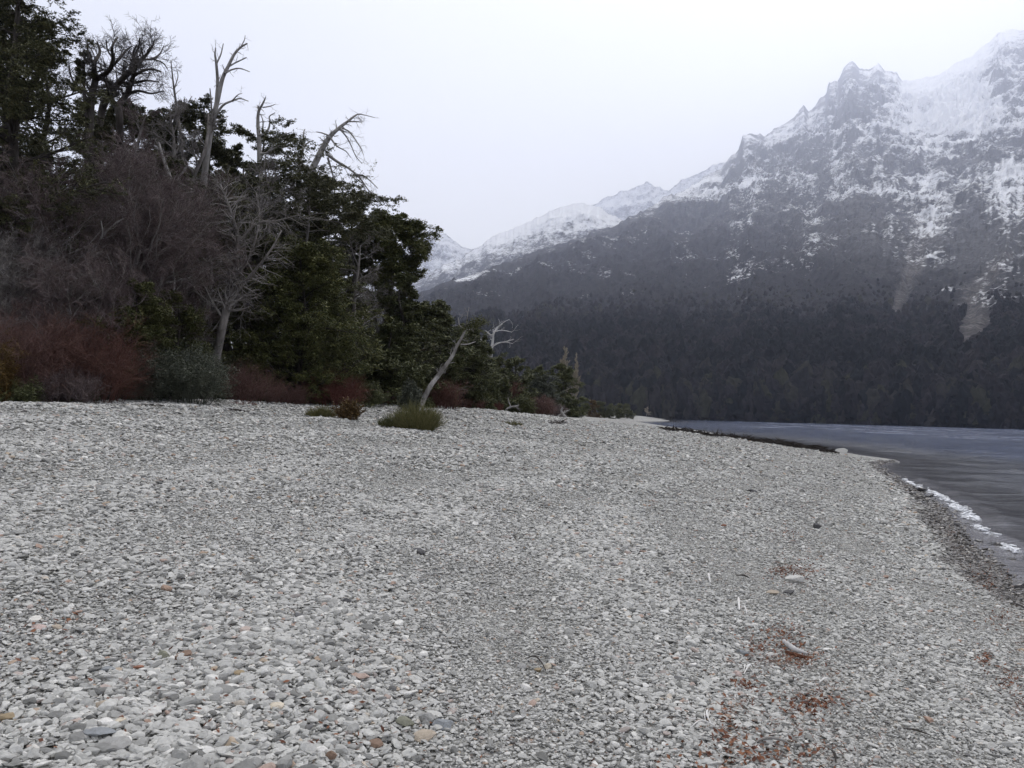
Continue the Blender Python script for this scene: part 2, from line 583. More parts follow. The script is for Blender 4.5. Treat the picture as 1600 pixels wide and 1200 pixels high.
# ------------------------------------------------------------------ mountains
def mountain(name, sky, d0, d1, p, amp, seed, cols, rows, base_py, snowfun, forest=True, d1fun=None, jag=1.0):
    """Terrain whose skyline runs through the pixels SKY, foot at d0, crest at d1."""
    sky = np.array(sky, float)
    px = np.linspace(sky[0, 0], sky[-1, 0], cols)
    py = np.interp(px, sky[:, 0], sky[:, 1])
    py = py - jag * 5.0 * np.maximum(0, fbm(np.stack((px / 16, 0 * px, 0 * px), -1), 4, 0.6, seed, True)) + jag * 2.0
    vis = np.concatenate((np.linspace(0, 1, rows), 1 + np.linspace(0.03, 1, 24)))
    PX, U = np.meshgrid(px, vis)
    D1 = d1 if d1fun is None else np.interp(PX, *zip(*d1fun))
    V = fw + (px[:, None] - 800) / F * cr + (600 - py[:, None]) / F * cu
    tanr = V[:, 2] / np.hypot(V[:, 0], V[:, 1])
    azr = np.arctan2(V[:, 0], V[:, 1])
    Vb = fw + (px[:, None] - 800) / F * cr + (600 - base_py) / F * cu
    tanb = -2.6 / d0
    u = np.minimum(U, 1)
    D = d0 + (D1 - d0) * u ** p
    kw = max(3, int(70 / ((sky[-1, 0] - sky[0, 0]) / cols)))
    ker = np.hanning(2 * kw + 1)
    ker /= ker.sum()
    tans = np.convolve(np.pad(tanr, kw, mode='edge'), ker, 'valid')
    tan = tanb + (tans[None] - tanb) * u + (tanr - tans)[None] * sstep(0.72, 1.0, u)
    az = np.broadcast_to(azr[None], D.shape).copy()
    over = np.maximum(U - 1, 0)
    Zr = D * tan
    D = D + over * 0.10 * D1
    Zr = np.where(over > 0, (D1 * tanr[None]) * (1 - over) ** 1.3, Zr) + CAM[2] * 0
    # relief: ribs and gullies down the slope, faded at the foot and on the crest so that the skyline holds
    lat = az * np.mean(D1) * 0.7
    q = np.stack((lat / 260.0, Zr / 900.0, D / 1500.0), -1)
    q2 = np.stack((lat / 150.0, Zr / 190.0, D / 400.0), -1)
    q3 = np.stack((lat / 90.0, Zr / 60.0, D / 300.0), -1)
    rel = 0.62 * fbm(q, 5, 0.55, seed, True) + 0.5 * fbm(q2, 6, 0.6, seed + 20, True) + 0.16 * fbm(q3, 4, 0.6, seed + 40, True)
    env = sstep(0.0, 0.45, u) * np.where(over > 0, 1, 1 - 0.75 * sstep(0.9, 1.0, u))
    k = amp * D * env * rel
    D2 = D - k * 0.9
    Z2 = Zr + k * 0.55 * (1 - 0.6 * sstep(0.85, 1, u))
    Xm, Ym = D2 * np.sin(az), D2 * np.cos(az)
    P = np.stack((Xm, Ym, Z2 + CAM[2]), -1)
    gx = np.gradient(P, axis=1)
    gy = np.gradient(P, axis=0)
    N = norm(np.cross(gx, gy))
    nz = np.abs(N[..., 2])
    # photograph row of every vertex, used only to say at what height the snow and the woods begin
    rel_p = P - CAM
    zc = rel_p @ fw
    PYv = 600 - F * (rel_p @ cu) / zc
    PXv = 800 + F * (rel_p @ cr) / zc
    sn, sr, fo = snowfun(PXv, PYv, nz, P)
    nr, nc = PX.shape
    i = np.arange(nr - 1)[:, None] * nc
    j = np.arange(nc - 1)[None]
    Q = np.stack((i + j, i + j + 1, i + nc + j + 1, i + nc + j), -1).reshape(-1, 4)
    me = mesh_np(name, P.reshape(-1, 3), Q, attrs={'snow': sn.ravel(), 'scree': sr.ravel(), 'wood': fo.ravel()}, smooth=False)
    o = tag(link(name, me, M_MOUNT), kind='structure')
    return o, P, PXv, PYv, sr, fo


m, nt, b = new_mat('mountain_side')
tc = nt.nodes.new('ShaderNodeTexCoord')
ob = tc.outputs['Object']
mps = nd(nt, 'ShaderNodeMapping', {'Vector': ob, 'Scale': (1, 1, 2.2)})
na = noise_n(nt, mps.outputs[0], 0.012, 8, 0.72)
nb = noise_n(nt, mps.outputs[0], 0.05, 6, 0.7)
nc_ = noise_n(nt, ob, 0.004, 4, 0.6)
rock = ramp(nt, nb, [(0.3, (0.045, 0.046, 0.050)), (0.5, (0.095, 0.096, 0.102)), (0.7, (0.17, 0.17, 0.175))])
woodc = ramp(nt, nb, [(0.25, (0.007, 0.008, 0.012)), (0.5, (0.014, 0.0145, 0.020)), (0.75, (0.030, 0.028, 0.036))])
scr = ramp(nt, nb, [(0.32, (0.06, 0.054, 0.052)), (0.5, (0.14, 0.128, 0.122)), (0.68, (0.34, 0.325, 0.315))])
a_s, a_r, a_w = attr_n(nt, 'snow'), attr_n(nt, 'scree'), attr_n(nt, 'wood')
c = mix(nt, a_w.outputs['Fac'], rock, woodc)
srm = math_n(nt, 'ADD', a_r.outputs['Fac'], math_n(nt, 'MULTIPLY', math_n(nt, 'SUBTRACT', math_n(nt, 'ADD', math_n(nt, 'MULTIPLY', na, 0.5), math_n(nt, 'MULTIPLY', nb, 0.5)), 0.5), 2.6))
srm = nd(nt, 'ShaderNodeMapRange', {'Value': srm, 'From Min': 0.2, 'From Max': 1.0, 'To Max': 0.58}).outputs[0]
c = mix(nt, srm, c, scr)
snf = math_n(nt, 'ADD', a_s.outputs['Fac'], math_n(nt, 'MULTIPLY', math_n(nt, 'SUBTRACT', math_n(nt, 'ADD', math_n(nt, 'MULTIPLY', na, 0.42), math_n(nt, 'MULTIPLY', nb, 0.58)), 0.5), 2.5))
snf = nd(nt, 'ShaderNodeMapRange', {'Value': snf, 'From Min': 0.34, 'From Max': 0.66}).outputs[0]
c = mix(nt, snf, c, (0.90, 0.91, 0.93))
nt.links.new(c, b.inputs['Base Color'])
b.inputs['Roughness'].default_value = 0.9
b.inputs['Specular IOR Level'].default_value = 0.1
bp = nd(nt, 'ShaderNodeBump', {'Strength': 0.8, 'Distance': 14.0, 'Height': nb})
nt.links.new(bp.outputs[0], b.inputs['Normal'])
M_MOUNT = m


def blob(px, py, x, y, rx, ry):
    return np.exp(-((px - x) / rx) ** 2 - ((py - y) / ry) ** 2)


def chute(px, py, pts, wd):
    best = np.full(px.shape, 1e9)
    for (x1, y1, w1), (x2, y2, w2) in zip(pts[:-1], pts[1:]):
        ab = np.array([x2 - x1, y2 - y1], float)
        t = np.clip(((px - x1) * ab[0] + (py - y1) * ab[1]) / (ab @ ab), 0, 1)
        d = np.hypot(px - x1 - t * ab[0], py - y1 - t * ab[1]) / (w1 + (w2 - w1) * t)
        best = np.minimum(best, d)
    return np.clip(1.25 - best, 0, 1)


def snow_main(px, py, nz, P):
    line = np.interp(px, [600, 700, 800, 900, 1000, 1100, 1200, 1300, 1400, 1500, 1600, 1800], [425, 415, 385, 360, 350, 350, 375, 400, 420, 430, 435, 440])
    wob = 30 * fbm(P / 260.0, 4, 0.6, 41)
    h = (line - py + wob) / 110.0
    lat = np.arctan2(P[..., 0], P[..., 1]) * 6000.0
    gul = fbm(np.stack((lat / 85.0 + 0.5 * fbm(P / 300.0, 3, 0.5, 47), P[..., 2] / 700.0, 0 * lat), -1), 4, 0.6, 45)
    ledge = fbm(np.stack((lat / 420.0, (P[..., 2] + 0.25 * lat) / 75.0, P[..., 1] / 900.0), -1), 4, 0.6, 46)
    sn = 0.0 + 0.24 * np.clip(h, -1.4, 1.5) + 0.7 * (np.clip(nz, 0.15, 0.9) - 0.52) + 0.30 * fbm(P / 420.0, 4, 0.6, 43) + 0.30 * gul + 0.36 * ledge
    sn = sn + 0.55 * 1.5 * blob(px, py, 1490, 165, 75, 60) + 0.4 * blob(px, py, 1440, 130, 40, 30) + 0.3 * blob(px, py, 1535, 90, 50, 40)
    sn = sn + 0.42 * blob(px, py, 1075, 300, 55, 24) + 0.22 * blob(px, py, 1445, 330, 36, 50) + 0.2 * blob(px, py, 1160, 300, 40, 40) + 0.10 * blob(px, py, 1560, 300, 40, 60)
    sn = sn - 0.12 * blob(px, py, 1350, 135, 50, 50) - 0.3 * blob(px, py, 1540, 230, 60, 22) - 0.25 * blob(px, py, 1380, 250, 60, 18) - 0.3 * blob(px, py, 1520, 360, 28, 60) - 0.2 * blob(px, py, 1340, 400, 50, 60)
    sn = np.where(py > line + 110, -1, sn)
    sr = np.maximum(chute(px, py, [(1450, 290, 22), (1445, 350, 34), (1432, 400, 24), (1412, 450, 16), (1398, 490, 8)], 1),
                    0.92 * chute(px, py, [(1575, 400, 12), (1545, 430, 16), (1518, 462, 22), (1528, 500, 30), (1502, 545, 20), (1494, 580, 7), (1490, 610, 7), (1494, 640, 4)], 1))
    fo = sstep(-70, 40, py - line + 60 * fbm(P / 120.0, 4, 0.6, 55))
    return sn, sr, fo


def snow_far(px, py, nz, P):
    n = fbm(P / 300.0, 4, 0.6, 71)
    line = np.interp(px, [500, 660, 760, 860, 1000], [440, 425, 400, 372, 360])
    sn = 0.46 + 0.5 * np.clip((line - py) / 50.0, -1.2, 0.6) + 0.5 * (nz - 0.6) + 0.15 * n
    fo = sstep(-10, 30, py - line + 25 * n)
    return sn, np.zeros_like(sn) - 1, fo


def snow_peak(px, py, nz, P):
    sn = 0.62 + 0.5 * (nz - 0.6) + 0.15 * fbm(P / 300.0, 4, 0.6, 73)
    return sn, np.zeros_like(sn) - 1, np.zeros_like(sn)


SKY_MAIN = [(330, 652), (420, 600), (520, 530), (620, 474), (688, 446), (740, 428), (792, 410), (850, 390), (910, 370), (968, 349), (1010, 328), (1050, 305), (1090, 288), (1112, 272), (1128, 264), (1140, 248), (1153, 236), (1160, 216), (1172, 210), (1195, 212),
            (1215, 200), (1240, 186), (1256, 168), (1264, 178), (1282, 158), (1291, 150), (1294, 133), (1308, 130), (1318, 108), (1331, 99), (1345, 110), (1358, 113), (1372, 103), (1384, 111), (1402, 116), (1410, 128), (1425, 124), (1450, 122),
            (1480, 112), (1500, 100), (1522, 88), (1548, 66), (1565, 50), (1600, 47), (1650, 60), (1720, 90), (1800, 170), (1950, 260), (2200, 440), (2450, 640)]
MT, MP, MPX, MPY, MSR, MFO = mountain('mountain', SKY_MAIN, 620, 9000, 2.55, 0.034, 11, 1000, 420, 655, snow_main,
                                      d1fun=[(300, 1500), (560, 2300), (700, 2700), (1000, 5200), (1130, 8500), (1330, 11800), (1600, 12600), (1900, 10500), (2450, 2500)])
SKY_MID = [(240, 652), (380, 560), (520, 485), (600, 458), (640, 447), (665, 432), (700, 411), (722, 404), (735, 391), (752, 384), (770, 370), (790, 362), (812, 352), (832, 344), (856, 333), (880, 324), (905, 317), (920, 322), (936, 324), (950, 336),
           (975, 345), (1010, 352), (1080, 370), (1180, 420), (1300, 600)]
mountain('snowy_mountain', SKY_MID, 2800, 6200, 1.2, 0.02, 31, 420, 160, 655, snow_far)
SKY_PEAK = [(360, 640), (470, 470), (540, 430), (600, 396), (630, 380), (650, 366), (660, 370), (672, 356), (684, 366), (696, 364), (708, 374), (722, 385), (745, 392), (770, 404), (820, 430), (880, 470), (960, 640)]
mountain('distant_mountain', SKY_PEAK, 6800, 9000, 1.0, 0.018, 51, 220, 90, 655, snow_peak)
SKY_GHOST = [(740, 640), (800, 420), (860, 350), (905, 325), (930, 318), (948, 308), (972, 300), (990, 296), (1012, 286), (1026, 293), (1045, 297), (1066, 280), (1090, 272), (1112, 260), (1135, 252), (1180, 240), (1240, 260), (1320, 330)]
mountain('faint_mountain', SKY_GHOST, 9500, 12500, 1.0, 0.016, 61, 260, 90, 655, snow_peak)


# ------------------------------------------------------------------ instanced stuff
def instancer(name, pts, protos, attrs, label_kind='stuff'):
    """ONE stuff object: copies of PROTOS on points."""
    col = bpy.data.collections.new(name + '_shapes')
    for p_ in protos:
        col.objects.link(p_)
    me = mesh_np(name, pts, attrs=attrs)
    o = link(name, me)
    ng = bpy.data.node_groups.new(name, 'GeometryNodeTree')
    ng.interface.new_socket('Geometry', in_out='INPUT', socket_type='NodeSocketGeometry')
    ng.interface.new_socket('Geometry', in_out='OUTPUT', socket_type='NodeSocketGeometry')
    gi, go = ng.nodes.new('NodeGroupInput'), ng.nodes.new('NodeGroupOutput')
    iop = ng.nodes.new('GeometryNodeInstanceOnPoints')
    ci = ng.nodes.new('GeometryNodeCollectionInfo')
    ci.inputs['Collection'].default_value = col
    ci.inputs['Separate Children'].default_value = True
    ci.inputs['Reset Children'].default_value = True
    L = ng.links.new

    def na(nm, typ):
        n = ng.nodes.new('GeometryNodeInputNamedAttribute')
        n.data_type = typ
        n.inputs['Name'].default_value = nm
        return [s for s in n.outputs if s.enabled and s.name == 'Attribute'][0]
    e2r = ng.nodes.new('FunctionNodeEulerToRotation')
    L(na('rot', 'FLOAT_VECTOR'), e2r.inputs[0])
    L(gi.outputs[0], iop.inputs['Points'])
    L(ci.outputs[0], iop.inputs['Instance'])
    iop.inputs['Pick Instance'].default_value = True
    L(na('idx', 'INT'), iop.inputs['Instance Index'])
    L(e2r.outputs[0], iop.inputs['Rotation'])
    L(na('scl', 'FLOAT_VECTOR'), iop.inputs['Scale'])
    L(iop.outputs[0], go.inputs[0])
    md = o.modifiers.new('scatter', 'NODES')
    md.node_group = ng
    tag(o, kind=label_kind)
    return o


def ico(sub):
    bm = bmesh.new()
    bmesh.ops.create_icosphere(bm, subdivisions=sub, radius=1)
    V = np.array([v.co[:] for v in bm.verts])
    T = np.array([[v.index for v in f.verts] for f in bm.faces])
    bm.free()
    return V, T


def stone_mesh(name, r, sub=2, planes=9, dims=(1, 0.72, 0.38), rough=0.10, smooth=False):
    V, T = ico(sub)
    V = V * (1 + 0.16 * fbm(V * 1.3 + r.random(3) * 50, 3, 0.5, 5)[:, None])
    for _ in range(planes):
        n = r.normal(size=3)
        n /= np.linalg.norm(n)
        o = r.uniform(0.5, 0.86)
        V = V - np.maximum(0, V @ n - o)[:, None] * n * 0.95
    V = V * (1 + rough * fbm(V * 3.1 + r.random(3) * 50, 3, 0.5, 9)[:, None])
    V = V / np.abs(V).max(0) * np.array(dims) * 0.5
    return mesh_np(name, V, None, T, smooth=smooth)


m, nt, b = new_mat('pebble_stone')
oi = attr_n(nt, 'tint', 'INSTANCER')
wt = attr_n(nt, 'wet', 'INSTANCER')
tc = nt.nodes.new('ShaderNodeTexCoord')
sp = noise_n(nt, tc.outputs['Object'], 5.0, 5, 0.7)
c = stone_colour(nt, oi.outputs['Fac'])
c = mix(nt, 1.0, c, ramp(nt, sp, [(0.3, (0.78, 0.78, 0.78)), (0.7, (1.16, 1.16, 1.16))]), 'MULTIPLY')
c = mix(nt, wt.outputs['Fac'], c, mix(nt, 1.0, c, (0.27, 0.25, 0.24), 'MULTIPLY'))
nt.links.new(c, b.inputs['Base Color'])
rg = nd(nt, 'ShaderNodeMapRange', {'Value': wt.outputs['Fac'], 'To Min': 0.8, 'To Max': 0.3}).outputs[0]
nt.links.new(rg, b.inputs['Roughness'])
b.inputs['Specular IOR Level'].default_value = 0.3
M_PEBBLE = m

# pebbles of the beach: nobody could count them
pr = np.random.default_rng(21)
protos = []
for k in range(26):
    dims = (1, pr.uniform(0.55, 0.95), pr.uniform(0.2, 0.46))
    me = stone_mesh('pebble_shape', pr, 2, 11, dims, 0.13)
    me.materials.append(M_PEBBLE)
    protos.append(bpy.data.objects.new('pebble_shape', me))


def scatter_zone(r_lo, r_hi, dens, az=45):
    A = R(2 * az) / 2 * (r_hi ** 2 - r_lo ** 2)
    n = int(A * dens)
    rr = np.sqrt(pr.uniform(r_lo ** 2, r_hi ** 2, n))
    aa = R(pr.uniform(0, 1) * 0) + np.radians(pr.uniform(-az, az, n))
    return rr * np.sin(aa), rr * np.cos(aa)


zx, zy, zs = [], [], []
for lo, hi, dens, size in ((2.6, 6.5, 3800, 0.0228), (6.5, 11, 2200, 0.0285), (11, 18, 950, 0.038), (18, 30, 260, 0.062), (30, 60, 45, 0.10)):
    x_, y_ = scatter_zone(lo, hi, dens)
    zx.append(x_)
    zy.append(y_)
    zs.append(np.full(len(x_), size))
px_, py_, sz = np.concatenate(zx), np.concatenate(zy), np.concatenate(zs)
s_ = shore_s(px_, py_)
q = np.stack((px_, py_, 0 * px_), -1)
coarse = vnoise(q / 1.7, 31) + 0.6 * vnoise(q / 0.6, 32) + 0.9 * np.sin(s_ * 2.1 + 2.0 * vnoise(q / 5, 33))
ok = (s_ > -0.9) & (s_ < 27) & ((s_ > 0.1) | (pr.random(len(s_)) < 0.35))
px_, py_, sz, s_, coarse = px_[ok], py_[ok], sz[ok], s_[ok], coarse[ok]
n = len(px_)
sz = sz * np.exp(pr.normal(0, 0.44, n)) * (1 + 0.22 * coarse)
sz = np.clip(sz * np.where(pr.random(n) < 0.03, 1.6, 1.0), 0, 0.085 + 0.0035 * np.hypot(px_, py_))
near = 1.4 * np.clip((7.0 - np.hypot(px_, py_)) / 4.0, 0, 1) * np.clip((0.8 - px_) / 2.0, 0, 1)
sz = sz * (1 + 0.25 * near)
fine = np.clip(1 - np.abs(s_ - 4.0) / 3.0, 0, 1)          # finer gravel in the swash band
sz = sz * (1 - 0.28 * fine)
pz = ground(px_, py_, s_)
rot = np.stack((pr.normal(0, 0.24, n), pr.normal(0, 0.24, n), pr.uniform(0, 6.283, n)), -1)
scl = sz[:, None] * np.stack((np.ones(n), pr.uniform(0.8, 1.1, n), pr.uniform(0.8, 1.5, n)), -1)
wetp = 1 - sstep(0.75, 1.2, s_ / wet_width(px_, py_) + 0.3 * vnoise(q[ok] / 0.9, 5))
instancer('beach_pebbles', np.stack((px_, py_, pz + sz * 0.12 + pr.uniform(0, 0.012, n)), -1), protos,
          {'rot': rot, 'scl': scl, 'idx': pr.integers(0, len(protos), n), 'tint': np.clip(pr.random(n), 0, 1), 'wet': wetp})
print('pebbles', n)

# the wood that covers the far slope
fr = np.random.default_rng(5)
M_FARWOOD, nt, b = new_mat('far_wood')
oi = nd(nt, 'ShaderNodeObjectInfo')
tn = attr_n(nt, 'tint', 'INSTANCER')
tc = nt.nodes.new('ShaderNodeTexCoord')
c = ramp(nt, tn.outputs['Fac'], [(0.0, (0.005, 0.008, 0.011)), (0.45, (0.010, 0.013, 0.016)), (0.62, (0.018, 0.018, 0.022)), (0.80, (0.031, 0.029, 0.033)), (0.92, (0.036, 0.038, 0.026)), (0.985, (0.09, 0.085, 0.08)), (1.0, (0.13, 0.125, 0.12))])
c = mix(nt, 1.0, c, ramp(nt, noise_n(nt, tc.outputs['Object'], 3.0, 3), [(0.3, (0.55, 0.55, 0.55)), (0.7, (1.35, 1.35, 1.35))]), 'MULTIPLY')
nt.links.new(c, b.inputs['Base Color'])
b.inputs['Roughness'].default_value = 0.9
b.inputs['Specular IOR Level'].default_value = 0.1
protos = []
for k in range(8):
    V, T = ico(3)
    d_ = 1 + 0.55 * fbm(V * 2.2 + k * 9.1, 4, 0.65, k)
    V = V * d_[:, None] * np.array([0.5, 0.5, 0.62 if k < 5 else 0.95])
    V[:, 2] += 0.42
    me = mesh_np('crown_shape', V, None, T, smooth=False)
    me.materials.append(M_FARWOOD)
    protos.append(bpy.data.objects.new('crown_shape', me))
rows, cols = MPX.shape
N = 120000
ri = fr.random(N) ** 1.2 * 262
ci_ = fr.random(N) * (cols - 1.01)
i0, j0 = ri.astype(int), ci_.astype(int)
fi, fj = (ri - i0)[:, None], (ci_ - j0)[:, None]
P = (MP[i0, j0] * (1 - fi) + MP[i0 + 1, j0] * fi) * (1 - fj) + (MP[i0, j0 + 1] * (1 - fi) + MP[i0 + 1, j0 + 1] * fi) * fj
ppx, ppy, psr, pfo = MPX[i0, j0], MPY[i0, j0], MSR[i0, j0], MFO[i0, j0]
ok = (fr.random(N) < pfo * sstep(410, 600, ppy)) & (psr < 0.10 + 0.6 * fr.random(N) ** 1.8) & (P[:, 2] > 0.2)
P, ppy = P[ok], ppy[ok]
n = len(P)
sz = (5 + 10 * fr.random(n) ** 1.6) * np.interp(ppy, [400, 450, 500, 560, 660], [0.28, 0.36, 0.62, 0.9, 1.0])
clump = 0.5 + 0.5 * fbm(P / 90.0, 3, 0.5, 77)
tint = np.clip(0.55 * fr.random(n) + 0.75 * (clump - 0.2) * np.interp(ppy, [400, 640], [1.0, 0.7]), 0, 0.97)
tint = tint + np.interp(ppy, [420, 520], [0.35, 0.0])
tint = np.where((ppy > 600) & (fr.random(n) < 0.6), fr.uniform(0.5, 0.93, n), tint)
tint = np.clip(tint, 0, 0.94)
instancer('far_forest', P + np.array([0, 0, -1.0]), protos,
          {'rot': np.stack((fr.normal(0, .1, n), fr.normal(0, .1, n), fr.uniform(0, 6.28, n)), -1), 'scl': sz[:, None] * np.stack((np.ones(n), np.ones(n), fr.uniform(0.8, 1.3, n)), -1),
           'idx': fr.integers(0, len(protos), n), 'tint': tint})
print('far crowns', n)

# ------------------------------------------------------------------ trees and shrubs
def root_at(name, loc, label, cat, group=None):
    o = bpy.data.objects.new(name, None)
    COL.objects.link(o)
    o.location = loc
    o.empty_display_size = 0.3
    return tag(o, label, cat, group)


def spot(px, d):
    """Ground point d metres ahead under photograph column px."""
    p = at(px, 640, d)
    return np.array([p[0], p[1], gz(p[0], p[1])])


def top_h(px, py, d, base):
    return at(px, py, d)[2] - base[2]


def _crest(px):
    d = np.linspace(12, 70, 240)
    P = np.array([at(px, 640, q)[:2] for q in d])
    s_ = shore_s(P[:, 0], P[:, 1])
    i = int(np.argmax(s_ > 24.0))
    return d[i] if s_[i] > 24.0 else 60.0


CR_PX = np.arange(-100, 660, 40)
CR_D = np.array([_crest(p) for p in CR_PX])


def adj(px, d):
    """Trees and shrubs stand behind the gravel crest."""
    if px > 625:
        return d
    return d + max(0.0, float(np.interp(px, CR_PX, CR_D)) - float(np.interp(px, [-50, 300, 385, 520, 620], [21.0, 23.0, 26.5, 26.0, 36.0])))


SHAPES = {
    'cone': lambda t: np.clip(1.12 - t, 0.08, 1) ** 0.8,
    'round': lambda t: np.sqrt(np.clip(1 - (2 * t - 0.95) ** 2, 0.10, 1)),
    'umbrella': lambda t: 0.45 + 0.75 * t,
    'dome': lambda t: np.sqrt(np.clip(1.08 - t ** 2, 0.12, 1)),
    'column': lambda t: np.clip(1.3 - 1.1 * np.abs(t - 0.4), 0.3, 1),
}


def evergreen(name, px, d, top, wpx, label, leaf=M_EVER, bark=M_DARKBARK, shape='dome', t0=0.12, limbs=40, br=10, tw=6, lv=26, size=0.088, asp=0.42,
              up=0.0, flat=0.55, lean=0.0, seed=1, cat='tree', group='evergreen trees of the lakeside wood', droop=-0.05, upn=0.6, lift=0.0, trunks=1):
    """Trunk with limbs, and a crown of leaf sprays on the twigs of its branches."""
    r = np.random.default_rng(seed)
    d = adj(px, d)
    if size < 0.12:
        size = size * max(1.0, d / 28.0)
    b = spot(px, d)
    H = top_h(px, top, d, b)
    Wd = wpx / F * d / 2
    o = root_at(name, b, label, cat, group)
    wood, crown = Acc(), Acc()
    zz = np.linspace(0, 1, 7)
    TP, TR = [], []
    for k in range(trunks):
        off = r.normal(0, 0.15, 2) if trunks > 1 else (0, 0)
        x_ = np.cumsum(r.normal(0, 0.018, 7)) * H + lean * H * zz ** 1.3 + off[0] * 3 * zz
        y_ = np.cumsum(r.normal(0, 0.018, 7)) * H + off[1] * 3 * zz
        x_ -= x_[0]
        y_ -= y_[0]
        P, Rr = smooth_line(np.stack((x_, y_, zz * H * 0.95 - 0.15), -1), 0.02 * H * (1.05 - zz) + 0.012, 3)
        TP.append(P)
        TR.append(Rr)
    TP, TR = np.array(TP), np.array(TR)
    wood.tubes(TP, TR, 8)
    sh = SHAPES[shape]
    L1, R1 = children(TP, TR, limbs, r, t0, 1.0, 72, L=Wd * 0.92, shape=lambda t: sh((t - t0) / (1 - t0)), K=6, wig=0.14, up=up, rr=0.42, flat=1.0, bias=(0, 0, lift))
    wood.tubes(L1, R1, 5)
    L2, R2 = children(L1, R1, br, r, 0.18, 1.0, 55, ratio=0.42, K=4, wig=0.16, up=droop, flat=flat, rr=0.5, rmin=0.006)
    wood.tubes(L2, R2, 4)
    L3, R3 = children(L2, R2, tw, r, 0.1, 1.0, 50, ratio=0.55, K=3, wig=0.2, up=droop, flat=flat, rr=0.5, rmin=0.004)
    crown.tubes(L3, np.maximum(R3, 0.004), 3)
    M = len(L3)
    t = r.random((M, lv))
    pos, tan = along(L3, t)
    spread = 0.5 * size
    pos = pos + r.normal(0, 1, pos.shape) * np.array([spread, spread, spread * 0.55])
    n = M * lv
    crown.leaves(pos.reshape(-1, 3), size * r.uniform(0.6, 1.35, n), asp, upn, tan.reshape(-1, 3), r)
    link('trunk', wood.mesh('trunk', smooth=True), bark, o)
    link('crown', crown.mesh('crown'), leaf, o)
    return o


def bare_tree(name, px, d, top, wpx, label, twig=M_PURPLETWIG, bark=M_GREYBARK, t0=0.15, limbs=16, br=9, tw=10, fine=6, lean=0.0, seed=1, cat='tree',
              group='leafless trees of the lakeside wood', gnarl=0.16, up=0.05, ang=55, shape='dome', trunks=1, lift=0.25, thick=1.0, rt=0.0055, tf=0.8):
    """Leafless tree: trunk and limbs, and a crown of fine twigs."""
    r = np.random.default_rng(seed)
    d = adj(px, d)
    b = spot(px, d)
    H = top_h(px, top, d, b)
    Wd = wpx / F * d / 2
    o = root_at(name, b, label, cat, group)
    wood, crown = Acc(), Acc()
    TP, TR = [], []
    zz = np.linspace(0, 1, 8)
    for k in range(trunks):
        a = r.uniform(0, 6.28)
        sp = (0.0 if trunks == 1 else 0.16 * H)
        x_ = np.cumsum(r.normal(0, 0.035 * gnarl / 0.16, 8)) * H * 0.7 + lean * H * zz + sp * math.cos(a) * zz
        y_ = np.cumsum(r.normal(0, 0.035 * gnarl / 0.16, 8)) * H * 0.7 + sp * math.sin(a) * zz
        x_ -= x_[0]
        y_ -= y_[0]
        P, Rr = smooth_line(np.stack((x_, y_, zz * H * tf - 0.15), -1), thick * 0.019 * H / trunks ** 0.4 * (1.08 - zz) + 0.012, 3)
        TP.append(P)
        TR.append(Rr)
    TP, TR = np.array(TP), np.array(TR)
    wood.tubes(TP, TR, 8)
    sh = SHAPES[shape]
    L1, R1 = children(TP, TR, limbs, r, t0, 1.0, ang, L=Wd * 0.85, shape=lambda t: 0.35 + 0.75 * sh((t - t0) / (1 - t0)), K=7, wig=gnarl, up=up, rr=0.5, bias=(0, 0, lift))
    wood.tubes(L1, R1, 6)
    L2, R2 = children(L1, R1, br, r, 0.2, 1.0, 48, ratio=0.45, K=5, wig=gnarl, up=up * 0.6, rr=0.5, rmin=0.009)
    wood.tubes(L2, R2, 4)
    L3, R3 = children(L2, R2, tw, r, 0.12, 1.0, 45, ratio=0.5, K=4, wig=gnarl, up=up * 0.5, rr=0.45, rmin=rt * 1.2)
    crown.tubes(L3, R3, 3)
    if fine:
        L4, R4 = children(L3, R3, fine, r, 0.1, 1.0, 42, ratio=0.55, K=3, wig=gnarl, up=up * 0.5, rr=0.5, rmin=rt)
        crown.tubes(L4, R4, 3)
    link('trunk', wood.mesh('trunk', smooth=True), bark, o)
    link('crown', crown.mesh('crown'), twig, o)
    return o


